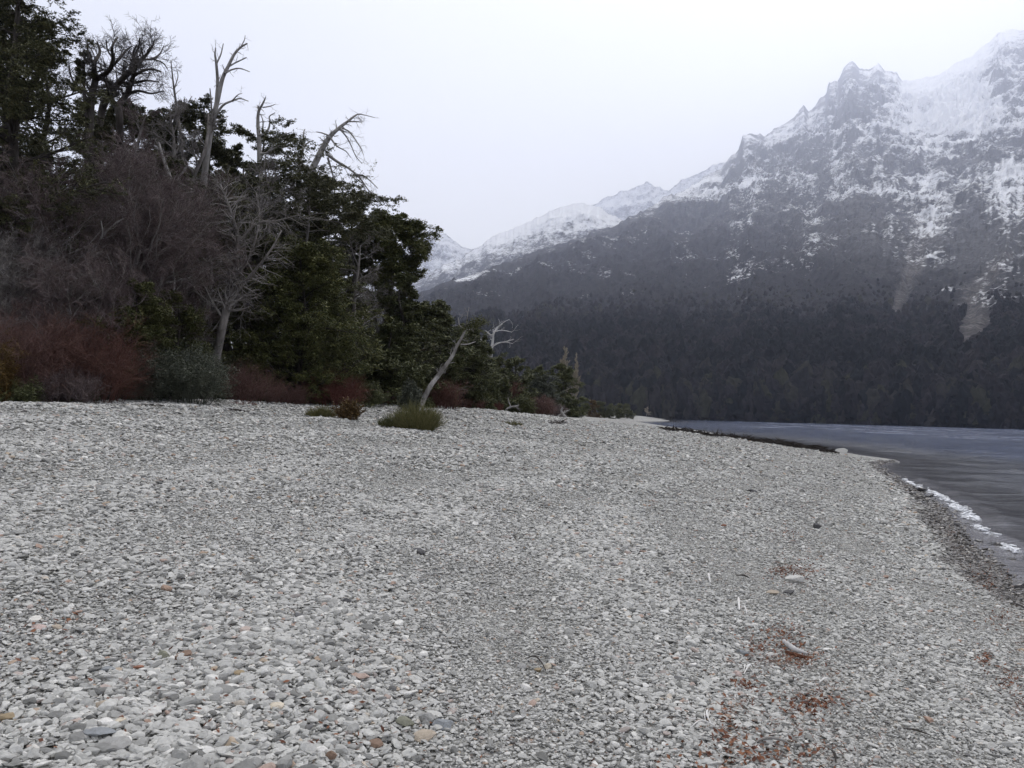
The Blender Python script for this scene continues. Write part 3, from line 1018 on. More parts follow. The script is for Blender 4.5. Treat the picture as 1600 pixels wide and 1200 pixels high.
def shrub(name, px, d, top, wpx, label, leaf=M_REDTWIG, stems=60, c1=9, c2=8, lv=0, size=0.05, asp=0.4, seed=1, spread=0.8, cat='shrub', group='shrubs along the edge of the wood',
          wig=0.13, up=0.04, rt=0.005, bark=None, on=None, deep=0.8, bend=-0.02):
    """Many stems from the ground, twigs on them, leaves on the twigs where it has leaves."""
    r = np.random.default_rng(seed)
    d = adj(px, d)
    b = spot(px, d)
    H = top_h(px, top, d, b)
    Wd = wpx / F * d / 2
    o = root_at(name, b, label, cat, group)
    wood, crown = Acc(), Acc()
    a = r.uniform(0, 6.28, stems)
    q = np.sqrt(r.random(stems))
    base = np.stack((np.cos(a) * q * Wd * 0.55, np.sin(a) * q * Wd * 0.55 * deep, np.full(stems, -0.05)), -1)
    tgt = np.stack((np.cos(a) * q * Wd * spread, np.sin(a) * q * Wd * spread * deep, H * (0.95 - 0.45 * q ** 2) * r.uniform(0.7, 1.05, stems)), -1)
    v = tgt - base * 0.9
    L0 = curves(base, v, np.linalg.norm(v, axis=1), 6, wig * 0.6, up, r)
    R0 = np.full((stems, 1), max(0.012, rt * 1.8)) * np.linspace(1, 0.3, 6)[None]
    wood.tubes(L0, R0, 4)
    L1, R1 = children(L0, R0, c1, r, 0.12, 1.0, 48, L=0.30 * min(H, Wd * 1.2) + 0.05, K=4, wig=wig, up=up + bend, rr=0.6, rmin=rt)
    crown.tubes(L1, R1, 3)
    L2, R2 = children(L1, R1, c2, r, 0.1, 1.0, 45, ratio=0.6, K=3, wig=wig, up=up + bend, rr=0.6, rmin=rt * 0.8)
    crown.tubes(L2, R2, 3)
    if lv:
        t = r.random((len(L2), lv))
        pos, tan = along(L2, t)
        pos = pos + r.normal(0, size * 0.4, pos.shape)
        crown.leaves(pos.reshape(-1, 3), size * r.uniform(0.6, 1.4, pos.shape[0] * lv), asp, 0.5, tan.reshape(-1, 3), r)
    link('stems', wood.mesh('stems', smooth=True), bark or leaf, o)
    link('crown', crown.mesh('crown'), leaf, o)
    return o


def snag(name, d, base, lines, label, mat=M_PALEWOOD, seed=1, twigs=3, tw2=3, group='dead standing trees of the wood', cat='dead tree', twl=0.28, ddrift=0.6, up=0.0, rt=0.006, crown_mat=None, rs=0.66, tw3=0):
    """Dead tree: LINES are limbs through photograph points [(px, py, radius in px)], the first one the trunk; they bend through depth too."""
    r = np.random.default_rng(seed)
    d = adj(base, d)
    k = d / F * rs
    b = spot(base, d)
    o = root_at(name, b, label, cat, group)
    wood, tw = Acc(), Acc()
    first = True
    ends = {}
    for pts in lines:
        n = len(pts)
        z0 = 0.0
        key = tuple(pts[0][:2])
        if key in ends:
            z0 = ends[key]
        dd = z0 + np.concatenate(([0], np.cumsum(r.normal(0, ddrift * 0.45, n - 1))))
        W = np.array([at(p[0], p[1], d + e) for p, e in zip(pts, dd)]) - b
        for p, e in zip(pts, dd):
            ends.setdefault(tuple(p[:2]), e)
        rad = np.array([p[2] for p in pts]) * k
        P, Rr = smooth_line(W, np.maximum(rad, 0.009), 5)
        wood.tubes(P[None], Rr[None], 8 if first else 6)
        if twigs and not (first and len(lines) > 1 and False):
            ln = np.sum(np.linalg.norm(np.diff(P, axis=0), axis=1))
            c = max(2, int(twigs * ln))
            L1, R1 = children(P[None], Rr[None], c, r, 0.35 if first else 0.15, 1.0, 52, L=twl * 1.3, K=5, wig=0.22, up=up, rr=0.35, rmin=rt * 1.3)
            tw.tubes(L1, R1, 4)
            if tw2:
                L2, R2 = children(L1, R1, tw2, r, 0.2, 1.0, 45, ratio=0.55, K=4, wig=0.22, up=up, rr=0.5, rmin=rt)
                tw.tubes(L2, R2, 3)
                if tw3:
                    L3, R3 = children(L2, R2, tw3, r, 0.15, 1.0, 42, ratio=0.55, K=3, wig=0.2, up=up, rr=0.6, rmin=rt * 0.8)
                    tw.tubes(L3, R3, 3)
        first = False
    link('trunk', wood.mesh('trunk', smooth=True), mat, o)
    if tw.n:
        link('crown', tw.mesh('crown'), crown_mat or mat, o)
    return o


# tall evergreens at the left and along the crest of the wood
evergreen('evergreen_tree', 18, 27, -30, 150, 'dense dark evergreen filling the upper left corner, right of the tallest one', M_COIHUE, shape='dome', limbs=70, br=11, tw=7, lv=18, t0=0.3, seed=10, flat=0.6)
evergreen('evergreen_tree', 500, 33, 282, 160, 'dark canopy evergreen right below the leaning dead tree', M_COIHUE, M_GREYBARK, shape='umbrella', limbs=34, t0=0.5, seed=8, flat=0.4)
evergreen('evergreen_tree', 360, 31, 285, 150, 'dark canopy evergreen between the tallest snag and the forked snag', M_COIHUE, shape='umbrella', limbs=34, t0=0.45, seed=9, flat=0.4)
evergreen('evergreen_tree', 255, 32, 215, 150, 'dark evergreen behind the short pale broken trunk', M_COIHUE, shape='dome', limbs=40, t0=0.3, seed=7, flat=0.5)
evergreen('evergreen_tree', -30, 25, -120, 250, 'tallest dark evergreen at the left edge, its top out of view', M_COIHUE, shape='dome', limbs=80, br=11, tw=7, lv=18, t0=0.3, seed=11, flat=0.55)
evergreen('evergreen_tree', 84, 34, 45, 90, 'thin dark evergreen with airy top beside the tallest evergreen', M_COIHUE, shape='cone', limbs=46, br=9, tw=6, lv=13, t0=0.25, seed=12, flat=0.4)
evergreen('evergreen_tree', 140, 39, 118, 200, 'dark layered evergreen behind the gnarled black-limbed bare tree', M_COIHUE, shape='dome', limbs=60, t0=0.3, seed=13, flat=0.5)
evergreen('evergreen_tree', 225, 38, 140, 200, 'dark evergreen below the twig fans of the second gnarled tree', M_COIHUE, shape='dome', limbs=60, t0=0.25, seed=14)
evergreen('evergreen_tree', 302, 36, 132, 130, 'feathery narrow evergreen between the broken snag and the tallest snag', M_COIHUE, shape='dome', limbs=60, br=9, lv=14, t0=0.2, seed=15, flat=0.8, droop=0.02)
evergreen('evergreen_tree', 366, 41, 190, 80, 'small flat-topped evergreen just right of the tallest snag', M_COIHUE, shape='umbrella', limbs=18, t0=0.55, seed=16, flat=0.35)
evergreen('evergreen_tree', 400, 37, 235, 110, 'dark evergreen around the foot of the forked snag', M_COIHUE, shape='dome', limbs=26, t0=0.3, seed=17, flat=0.4)
evergreen('evergreen_tree', 445, 32, 262, 225, 'broad dark canopy on a grey trunk under the leaning dead tree', M_COIHUE, M_GREYBARK, shape='umbrella', limbs=40, br=11, tw=7, t0=0.6, seed=18, flat=0.35, lean=0.03)
evergreen('evergreen_tree', 538, 37, 292, 75, 'small evergreen top right of the leaning dead tree', M_COIHUE, shape='umbrella', limbs=20, t0=0.55, seed=19, flat=0.4)
evergreen('evergreen_tree', 572, 40, 322, 122, 'evergreen with a rounded lopsided head above bare hanging branches', M_CYPRESS, M_GREYBARK, shape='round', limbs=44, br=11, tw=7, t0=0.66, seed=20, lean=0.09, lv=24, flat=0.6)
evergreen('evergreen_tree', 462, 28.5, 380, 225, 'dense bushy green cypress in the middle of the wood', M_CYPRESS, shape='dome', limbs=80, br=11, tw=7, lv=20, t0=0.02, seed=21, flat=0.6, droop=0.0, lift=0.15)
evergreen('evergreen_tree', 520, 31, 450, 130, 'lower dark cypress tucked right of the dense bushy cypress', M_CYPRESS, shape='dome', limbs=44, t0=0.03, seed=22, flat=0.6)
evergreen('evergreen_tree', 632, 45, 418, 120, 'tall dark evergreen descending right of the lopsided head', M_EVER, shape='dome', limbs=46, t0=0.05, seed=23)
evergreen('evergreen_tree', 688, 49, 462, 105, 'dark evergreen with a slanted right side above the leaning pale trunk', M_EVER, shape='dome', limbs=42, t0=0.04, seed=24)
evergreen('evergreen_tree', 610, 37, 490, 130, 'layered low evergreen with hanging sprays left of the leaning pale trunk', M_EVER, shape='cone', limbs=44, t0=0.03, seed=25, flat=0.4)
evergreen('evergreen_tree', 726, 58, 505, 95, 'dark evergreen right behind the leaning pale trunk', M_EVER, shape='dome', limbs=40, t0=0.04, seed=26, size=0.13)
evergreen('evergreen_tree', 748, 62, 538, 80, 'dark evergreen between the leaning pale trunk and the white dead tree', M_EVER, shape='dome', limbs=34, t0=0.03, seed=27, size=0.13)
evergreen('evergreen_tree', 768, 68, 563, 70, 'evergreen just below the white dead tree', M_EVER, shape='dome', limbs=36, br=8, tw=5, t0=0.03, seed=28, size=0.16)
evergreen('evergreen_tree', 805, 76, 556, 75, 'dark round-topped evergreen right of the white dead tree', M_EVER, shape='dome', limbs=36, br=8, tw=5, t0=0.03, seed=29, size=0.17)
evergreen('evergreen_tree', 843, 80, 588, 70, 'greyish green bushy tree left of the round dark tree before the poplars', M_JUNIPER, shape='dome', limbs=34, br=8, tw=5, t0=0.02, seed=30, size=0.17)
evergreen('evergreen_tree', 830, 95, 572, 60, 'dark evergreen peeking between the bushy tree and the poplars', M_EVER, shape='dome', limbs=30, br=8, tw=5, t0=0.05, seed=31, size=0.19)
evergreen('evergreen_tree', 877, 92, 566, 52, 'round dark tree standing in front of the poplars', M_EVER, shape='round', limbs=40, br=8, tw=5, t0=0.02, seed=32, size=0.19)
evergreen('evergreen_tree', 890, 84, 622, 42, 'low dark evergreen at the end of the wood beside the grey root', M_EVER, shape='dome', limbs=26, br=7, tw=5, t0=0.02, seed=33, size=0.17)
evergreen('evergreen_tree', 266, 24.0, 452, 120, 'olive green bushy tree left of the twin grey trunks', M_OLIVE, shape='dome', limbs=40, br=9, tw=6, lv=13, t0=0.03, seed=34, flat=0.7, lift=0.2)
evergreen('evergreen_tree', 192, 22.4, 432, 120, 'small olive green tree among the purple twigs', M_OLIVE, shape='round', limbs=50, br=9, tw=6, lv=18, t0=0.08, seed=35, flat=0.8, lift=0.25)
evergreen('evergreen_tree', 40, 30, 215, 170, 'dark evergreen under the tallest evergreen with pale sky gaps', M_COIHUE, shape='dome', limbs=50, t0=0.3, seed=36, flat=0.5)
evergreen('evergreen_tree', 125, 29, 330, 190, 'dark green tree showing through the purple-brown twigs', M_COIHUE, shape='dome', limbs=34, t0=0.1, seed=37)
evergreen('evergreen_tree', 340, 33, 262, 120, 'dark evergreen below the tallest snag', M_COIHUE, shape='dome', limbs=30, t0=0.3, seed=38, flat=0.45)
evergreen('evergreen_tree', 545, 42, 372, 90, 'dark evergreen in the gap between the canopy and the lopsided head', M_EVER, shape='dome', limbs=34, t0=0.15, seed=39)

evergreen('evergreen_tree', 268, 37, 142, 150, 'dark evergreen filling the gap between the slanting gnarled tree and the tallest snag', M_COIHUE, shape='dome', limbs=60, t0=0.25, seed=151, flat=0.5)
evergreen('evergreen_tree', 345, 38, 205, 120, 'low dark evergreen behind the foot of the tallest snag', M_COIHUE, shape='dome', limbs=50, t0=0.25, seed=152, flat=0.45)
evergreen('evergreen_tree', 475, 36, 250, 120, 'dark evergreen behind the stubby grey snag', M_COIHUE, shape='dome', limbs=50, t0=0.3, seed=153, flat=0.45)
# trees deeper in the wood, seen through the gaps between the front ones
deep = [(-10, 46, 220), (60, 50, 260), (110, 44, 300), (165, 48, 290), (215, 45, 300), (265, 50, 280), (315, 46, 330), (355, 43, 350), (395, 48, 370), (440, 45, 390), (490, 50, 410), (530, 46, 430), (575, 52, 430), (615, 56, 450), (660, 60, 480), (700, 66, 520)]
dl = ['behind the tallest evergreen at the left edge', 'behind the dark evergreen with pale sky gaps', 'behind the purple-brown twig mass at far left', 'under the gnarled black-limbed tree', 'beneath the second gnarled tree', 'behind the broken pale snag',
      'behind the feathery narrow evergreen', 'behind the twin grey trunks', 'under the forked snag', 'behind the broad canopy on a grey trunk', 'behind the top of the dense bushy cypress', 'behind the lower dark cypress', 'behind the lopsided head',
      'behind the bare hanging branches', 'behind the slanted evergreen', 'behind the top of the leaning pale trunk']
for k, ((px, d, top), where) in enumerate(zip(deep, dl)):
    evergreen('evergreen_tree', px, d, top, 105, 'shaded evergreen deep in the wood, ' + where, M_COIHUE, shape='dome', limbs=44, br=8, tw=5, lv=14, t0=0.03, seed=100 + k, size=0.2, group='shaded evergreens deep in the wood')

# leafless trees
bare_tree('bare_tree', 95, 33, 60, 120, 'fine-twigged bare tree between the upper left evergreens and the gnarled tree', M_DARKTWIG, M_DARKBARK, t0=0.4, limbs=18, br=9, tw=9, fine=5, seed=40, gnarl=0.2, shape='dome', rt=0.011, thick=1.2, tf=0.92)
bare_tree('bare_tree', 300, 33, 128, 110, 'fine-twigged grey tree around the foot of the thin broken snag', M_GREYTWIG, M_GREYBARK, t0=0.4, limbs=16, br=9, tw=8, fine=4, seed=39, gnarl=0.2, shape='dome', rt=0.010, tf=0.92)
bare_tree('bare_tree', 255, 31.5, 120, 130, 'fine grey bare tree in front of the evergreens left of the tallest snag', M_GREYTWIG, M_GREYBARK, t0=0.4, limbs=20, br=9, tw=9, fine=4, seed=141, gnarl=0.2, shape='dome', rt=0.008, tf=0.92)
bare_tree('bare_tree', 190, 31, 130, 150, 'brownish bare crown below the smaller gnarled tree', M_PURPLETWIG, M_GREYBARK, t0=0.4, limbs=20, br=9, tw=9, fine=5, seed=142, gnarl=0.2, shape='dome', rt=0.008, tf=0.92)
bare_tree('bare_tree', 425, 32.5, 240, 110, 'thin grey bare tree behind the dark canopy, right of the forked snag', M_GREYTWIG, M_GREYBARK, t0=0.5, limbs=16, br=8, tw=8, fine=4, seed=143, gnarl=0.2, shape='dome', rt=0.008, tf=0.92)
bare_tree('bare_tree', 55, 24.5, 232, 270, 'wide purple-brown leafless tree at far left above the red bushes', M_PURPLETWIG, limbs=26, br=11, tw=11, fine=6, seed=43, trunks=3, t0=0.12, gnarl=0.15, shape='round')
bare_tree('bare_tree', 170, 25.5, 205, 250, 'dense purple-brown leafless tree above the small olive tree', M_PURPLETWIG, limbs=26, br=11, tw=11, fine=6, seed=44, trunks=3, t0=0.15, gnarl=0.15, shape='round')
bare_tree('bare_tree', 262, 27.5, 228, 200, 'purple-brown leafless tree left of the twin grey trunks', M_PURPLETWIG, limbs=24, br=10, tw=10, fine=6, seed=45, trunks=2, t0=0.2, gnarl=0.15, shape='round')
bare_tree('bare_tree', -10, 23.5, 330, 200, 'low leafless tree with grey twigs cut by the left edge', M_GREYTWIG, limbs=20, br=9, tw=9, fine=5, seed=46, trunks=3, t0=0.1, gnarl=0.17, shape='round')
bare_tree('bare_tree', 100, 23.2, 385, 210, 'low tangle of grey and purple bare branches over the red bushes', M_PURPLETWIG, limbs=22, br=9, tw=10, fine=5, seed=47, trunks=4, t0=0.1, gnarl=0.17, shape='round')
bare_tree('bare_tree', 395, 33.5, 285, 130, 'grey twiggy tree behind the twin grey trunks, sky showing through', M_GREYTWIG, limbs=18, br=8, tw=8, fine=5, seed=48, trunks=2, t0=0.3, gnarl=0.19, shape='round')
bare_tree('bare_tree', 590, 38.5, 395, 150, 'bare tree with grey branches hanging below the lopsided evergreen head', M_GREYTWIG, limbs=18, br=9, tw=9, fine=4, seed=49, t0=0.35, gnarl=0.15, up=-0.06, shape='dome', lift=0.0)
bare_tree('bare_tree', 545, 33, 330, 120, 'pale branched bare tree beside the right shoulder of the dense cypress', M_GREYTWIG, M_GREYBARK, limbs=14, br=8, tw=8, fine=4, seed=50, t0=0.45, gnarl=0.2, up=-0.05, shape='dome')
bare_tree('bare_tree', 690, 51, 530, 60, 'reddish leafless tree behind the leaning pale trunk', M_REDTWIG, limbs=16, br=8, tw=8, fine=3, seed=51, trunks=2, t0=0.1, rt=0.009)

# grey twin-trunk tree in front
snag('twin_trunk_tree', 27, 325, [
    [(322, 640, 11), (338, 560, 9.5), (350, 500, 9), (362, 440, 7.5), (372, 380, 5), (360, 330, 3.5), (345, 290, 2)],
    [(350, 500, 8), (366, 460, 6.5), (392, 430, 4), (420, 395, 2.5), (440, 360, 1.5)],
    [(316, 640, 9), (312, 570, 8), (318, 500, 7), (330, 440, 5), (322, 380, 3), (300, 330, 2)],
    [(362, 440, 5), (390, 400, 3), (405, 345, 2), (400, 300, 1.2)],
    [(330, 440, 4), (310, 410, 2.5), (285, 395, 1.6), (262, 380, 1)],
    [(372, 380, 3.5), (400, 350, 2.2), (432, 345, 1.6), (470, 335, 1)],
    [(350, 500, 4), (330, 470, 2.4), (318, 445, 1.8), (300, 435, 1)],
    [(392, 430, 3), (378, 450, 2), (382, 480, 1.4), (372, 500, 1)],
], 'grey tree with two stout trunks forking above the grey-green bush', M_GREYBARK, 61, 9, 6, 'dead standing trees of the wood', 'tree', 0.75, 1.2, -0.02, 0.0055, M_GREYTWIG)

# gnarled bare crowns against the sky
snag('gnarled_tree', 34, 140, [
    [(138, 420, 9), (140, 250, 8), (141, 190, 7.5), (143, 152, 7), (149, 125, 6.5), (147, 100, 4), (156, 82, 2.8), (152, 66, 1.6)],
    [(149, 125, 5.5), (162, 117, 5), (172, 108, 4.4), (177, 92, 3.6), (175, 74, 2.6), (184, 58, 1.5)],
    [(172, 108, 3), (186, 92, 2.6), (196, 80, 2), (206, 72, 1.2)],
    [(147, 100, 2.6), (138, 84, 2), (136, 66, 1.4)],
    [(143, 152, 4), (130, 140, 3), (118, 132, 2.4), (110, 116, 1.8), (108, 100, 1.2)],
    [(118, 132, 1.8), (104, 130, 1.4), (92, 120, 1)],
    [(177, 92, 2), (168, 78, 1.6), (166, 62, 1)],
], 'gnarled bare tree with thick black limbs against the sky', M_DARKBARK, 41, 2.6, 6, 'leafless trees of the lakeside wood', 'tree', 0.75, 1.6, 0.04, 0.010, M_DARKTWIG, 0.8, 4)
snag('gnarled_tree', 34.5, 185, [
    [(186, 420, 9), (187, 260, 7.5), (187, 187, 7), (185, 166, 6.5), (198, 148, 5.5), (208, 120, 4), (212, 100, 3), (208, 84, 2), (214, 70, 1.2)],
    [(185, 166, 5), (172, 152, 3.6), (168, 136, 2.4), (162, 122, 1.4)],
    [(208, 120, 3), (220, 112, 2.6), (236, 108, 2), (252, 112, 1.2)],
    [(198, 148, 3), (216, 142, 2.6), (236, 146, 2), (256, 142, 1.2)],
], 'smaller gnarled bare tree between the thick-limbed one and the slanting one', M_DARKBARK, 42, 2.6, 6, 'leafless trees of the lakeside wood', 'tree', 0.7, 1.6, 0.04, 0.010, M_DARKTWIG, 0.8, 4)
snag('gnarled_tree', 36, 150, [
    [(152, 420, 9), (154, 240, 8), (158, 180, 7.5), (168, 152, 7), (187, 128, 6), (204, 111, 5), (222, 93, 3.6), (236, 76, 2), (242, 62, 1.2)],
    [(222, 93, 2.6), (238, 92, 2.2), (250, 84, 1.6), (256, 72, 1)],
    [(204, 111, 3), (208, 92, 2.4), (216, 76, 1.8), (218, 60, 1.1)],
    [(187, 128, 3), (206, 130, 2.6), (228, 126, 2), (248, 128, 1.2)],
    [(238, 92, 1.6), (254, 98, 1.3), (262, 108, 0.9)],
], 'slanting gnarled bare tree with twig fans, left of the thin broken snag', M_DARKBARK, 43, 2.6, 6, 'leafless trees of the lakeside wood', 'tree', 0.75, 1.6, 0.04, 0.010, M_DARKTWIG, 0.8, 4)

snag('dead_tree', 23.6, 112, [
    [(112, 640, 6), (116, 520, 5), (126, 440, 4), (150, 385, 3), (176, 352, 2.2), (206, 336, 1.2)],
    [(126, 440, 2.4), (108, 425, 2), (92, 432, 1.5), (78, 446, 1)],
    [(126, 440, 2.4), (140, 432, 2), (152, 446, 1.5), (158, 458, 1)],
    [(150, 385, 2), (160, 366, 1.6), (158, 345, 1)],
    [(116, 520, 2.4), (92, 500, 1.6), (66, 498, 1)],
], 'pale grey dead branches curving out of the purple twigs above the red bush', M_PALEWOOD, 68, 1.6, 3, twl=0.5)
snag('dead_tree', 24.5, 262, [
    [(258, 640, 5), (262, 540, 4.4), (270, 470, 3.4), (272, 430, 2.8), (268, 395, 1.6)],
    [(272, 430, 2), (290, 438, 1.6), (312, 436, 1)],
    [(270, 460, 2), (240, 445, 1.7), (235, 420, 1)],
], 'short pale dead branches standing left of the twin grey trunks', M_PALEWOOD, 69, 1.4, 3, twl=0.4)

# dead snags, traced
snag('dead_tree', 33, 318, [
    [(310, 400, 9), (318, 290, 8), (328, 210, 7), (338, 165, 6), (347, 125, 5.0), (356, 105, 4.2), (366, 85, 3.4), (376, 74, 2.5), (386, 68, 1.6)],
    [(338, 165, 5), (340, 130, 4), (338, 100, 3.2), (336, 85, 2.2), (337, 75, 1.4)],
    [(338, 100, 2.2), (345, 85, 1.6), (349, 68, 1)],
    [(356, 105, 2.2), (368, 98, 1.8), (385, 90, 1.2)],
    [(351, 115, 2.6), (362, 109, 1.9), (375, 107, 1.5), (390, 112, 1)],
    [(334, 185, 3.4), (348, 165, 2.8), (362, 158, 2.2), (375, 154, 1.6), (388, 158, 1)],
    [(362, 158, 1.8), (372, 148, 1.2), (378, 146, 0.8)],
    [(332, 195, 2.6), (345, 186, 1.8), (356, 182, 1.2)],
    [(331, 190, 2.6), (330, 160, 2), (328, 138, 1.3)],
    [(376, 74, 1.6), (382, 62, 1.1), (383, 55, 0.8)],
], 'tallest grey snag with a forked crooked top against the sky', M_PALEWOOD, 71, 1.6, 3, twl=0.32)
snag('dead_tree', 35, 285, [
    [(300, 420, 7), (292, 300, 6), (284, 230, 5), (278, 180, 4), (272, 140, 3.2), (267, 95, 1.5)],
    [(278, 180, 2.4), (288, 170, 1.8), (300, 150, 1)],
    [(272, 140, 2), (278, 120, 1.4), (276, 108, 0.9)],
    [(284, 230, 2.8), (262, 222, 2), (240, 226, 1.3), (222, 236, 0.9)],
], 'thin broken pale snag left of the tallest snag', M_GREYBARK, 72, 2.0, 3, twl=0.4, rs=0.5)
snag('dead_tree', 29, 275, [
    [(282, 400, 6), (276, 310, 5), (266, 278, 4.2), (256, 250, 3.4), (248, 222, 2.2)],
    [(270, 290, 2.6), (292, 260, 2), (288, 248, 1.2)],
    [(276, 310, 2.4), (300, 300, 2), (322, 307, 1.2)],
    [(248, 282, 1.6), (278, 286, 2), (305, 298, 1.8), (330, 308, 1.1)],
], 'short pale broken trunk in front of the dark evergreen below the tallest snag', M_PALEWOOD, 73, 1.6, 3, twl=0.35)
snag('dead_tree', 36, 407, [
    [(412, 330, 7), (406, 260, 6), (405, 220, 5), (403, 195, 4.2), (404, 175, 3.4), (410, 163, 2.4), (415, 152, 1.4)],
    [(406, 212, 3.2), (418, 204, 2.6), (422, 190, 2), (421, 182, 1.6), (430, 176, 1)],
    [(404, 175, 2), (403, 165, 1.4)],
    [(410, 206, 2.2), (411, 190, 1.6), (407, 178, 1.1)],
    [(410, 168, 1.6), (422, 166, 1.2), (430, 163, 0.8)],
    [(406, 240, 3), (418, 238, 2.4), (430, 222, 2), (440, 213, 1.6), (452, 208, 1)],
    [(420, 236, 2), (436, 228, 1.5), (450, 228, 1)],
], 'forked grey snag standing on the dark canopy, second tallest', M_PALEWOOD, 74, 1.8, 3, twl=0.32)
snag('dead_tree', 34, 460, [
    [(455, 400, 11), (462, 340, 10), (474, 300, 8.5), (485, 270, 8), (495, 250, 7.5), (505, 230, 6.8), (516, 213, 5.6), (530, 200, 4.2), (543, 190, 3), (556, 180, 2), (562, 178, 1.2)],
    [(562, 178, 1.3), (575, 181, 1), (586, 184, 0.7)],
    [(543, 190, 2), (556, 190, 1.5), (566, 191, 0.9)],
    [(532, 199, 2.2), (546, 206, 1.9), (555, 218, 1.5), (564, 232, 1.2), (568, 242, 0.8)],
    [(530, 201, 2), (540, 212, 1.7), (548, 226, 1.4), (556, 244, 1.1), (566, 256, 0.7)],
    [(510, 240, 4), (526, 252, 3.2), (543, 262, 2.6), (556, 272, 2.4), (565, 282, 1.8), (575, 296, 1.3), (584, 305, 0.9)],
    [(556, 272, 2), (570, 276, 1.6), (582, 286, 1.2), (590, 294, 0.8)],
    [(512, 246, 3), (518, 266, 2.4), (524, 282, 2), (538, 290, 1.3), (544, 296, 0.9)],
    [(516, 213, 2.4), (504, 208, 1.6), (494, 206, 1)],
    [(516, 215, 2.4), (526, 228, 1.8), (540, 236, 1.2), (548, 246, 0.8)],
    [(485, 270, 3.4), (474, 258, 2.4), (466, 246, 1.6), (460, 238, 1)],
    [(565, 282, 1.4), (570, 295, 1.1), (574, 308, 0.7)],
], 'leaning grey dead tree with drooping branches, pointing right over the canopy', M_PALEWOOD, 75, 3.2, 4, twl=0.45, up=-0.10)
snag('dead_tree', 35.5, 468, [
    [(464, 330, 6), (467, 270, 5), (470, 245, 4), (474, 228, 3), (474, 210, 1.8), (476, 202, 1.2)],
    [(472, 236, 2.4), (480, 224, 1.6), (490, 220, 1)],
    [(468, 262, 2.4), (452, 246, 1.8), (440, 236, 1.1)],
    [(467, 270, 2.6), (446, 256, 2), (430, 258, 1.2)],
], 'stubby grey snag just left of the leaning dead tree', M_PALEWOOD, 76, 2.4, 3, twl=0.32)
t19 = snag('leaning_tree', 41, 660, [
    [(656, 640, 6.5), (663, 622, 6.2), (672, 604, 6.0), (684, 588, 5.8), (697, 570, 4.6), (707, 556, 4.2), (714, 540, 3.6), (721, 528, 3.2), (727, 516, 2.6)],
    [(720, 538, 2), (730, 538, 1.7), (743, 534, 1)],
    [(727, 516, 2.2), (738, 514, 1.7), (746, 508, 1.1)],
    [(727, 516, 2), (730, 500, 1.6), (731, 488, 1.3), (733, 480, 0.8)],
    [(727, 516, 1.6), (718, 508, 1.2), (716, 496, 0.8)],
    [(684, 588, 4.6), (690, 583, 3.0), (696, 582, 1.6)],
], 'slender pale tree trunk leaning right over the gravel crest', M_PALEWOOD, 77, 1.4, 4, 'dead standing trees of the wood', 'tree', 0.42)
lf = Acc()
rl = np.random.default_rng(78)
base19 = np.array(t19.location)
for (px, py, rx, ry, nn) in ((748, 503, 16, 8, 900), (728, 514, 9, 5, 260), (738, 508, 10, 5, 300)):
    c = at(px, py, 41) - base19
    k = 41 / F
    lf.leaves(c + rl.normal(0, 0.5, (nn, 3)) * np.array([rx * k, rx * k, ry * k]), rl.uniform(0.06, 0.13, nn), 0.45, 0.5, None, rl)
link('crown', lf.mesh('crown'), M_OLIVE, t19)
snag('dead_tree', 73, 766, [
    [(767, 640, 4.4), (767, 570, 4.2), (768, 548, 4.0), (770, 532, 3.6), (771, 522, 3.0), (777, 512, 2.2), (785, 506, 1.3)],
    [(764, 560, 3.4), (761, 546, 3), (756, 536, 2.4), (748, 527, 1.9), (742, 520, 1.2)],
    [(770, 541, 2.4), (779, 536, 2.1), (790, 534, 1.7), (803, 530, 1)],
    [(790, 534, 1.3), (801, 537, 0.8)],
    [(771, 524, 2), (764, 522, 1.8), (759, 517, 1.2)],
    [(773, 518, 1.8), (785, 516, 1.4), (800, 519, 0.9)],
    [(777, 512, 1.5), (788, 503, 1.1), (796, 499, 0.7)],
    [(771, 522, 1.8), (770, 514, 1.1)],
], 'white dead tree with forked limbs against the dark slope', M_WHITEWOOD, 79, 0.9, 3, twl=0.6, rt=0.012, rs=0.55)

# shrubs along the foot of the wood
shrub('red_shrub', 45, 21.5, 478, 200, 'tall red-brown bush at the left edge beside the orange bush', M_MAROON, 90, 10, 9, seed=201)
shrub('red_shrub', 140, 21.5, 492, 180, 'large dark red bush left of the grey-green bush', M_REDTWIG, 90, 10, 9, seed=202)
shrub('red_shrub', 95, 21.0, 575, 150, 'greyish maroon low thicket in front of the red bushes', M_PURPLETWIG, 80, 9, 8, seed=203)
shrub('orange_shrub', -2, 20.8, 508, 60, 'yellow-orange bush cut by the left edge', M_ORANGE, 40, 8, 6, lv=4, size=0.06, seed=204)
shrub('green_shrub', 15, 21.0, 590, 110, 'low dark green undergrowth below the orange bush', M_EVER, 40, 8, 6, lv=5, size=0.06, seed=205)
shrub('green_shrub', 110, 21.4, 600, 90, 'low dark green patch at the foot of the maroon thicket', M_EVER, 36, 8, 6, lv=5, size=0.06, seed=206)
shrub('grey_green_shrub', 284, 21.6, 543, 165, 'rounded grey-green bush in front of the twin grey trunks', M_JUNIPER, 70, 9, 7, lv=7, size=0.065, seed=207)
shrub('grey_green_shrub', 228, 22.0, 535, 80, 'grey-green bush between the red bush and the rounded grey-green bush', M_JUNIPER, 50, 8, 7, lv=6, size=0.065, seed=208)
shrub('red_shrub', 385, 27.5, 572, 120, 'dark red bush between the grey-green bush and the cypress', M_MAROON, 60, 9, 8, seed=209)
shrub('red_shrub', 515, 26.2, 578, 118, 'rounded rust-red bush below the dense bushy cypress', M_BRIGHTRED, 80, 10, 9, seed=210)
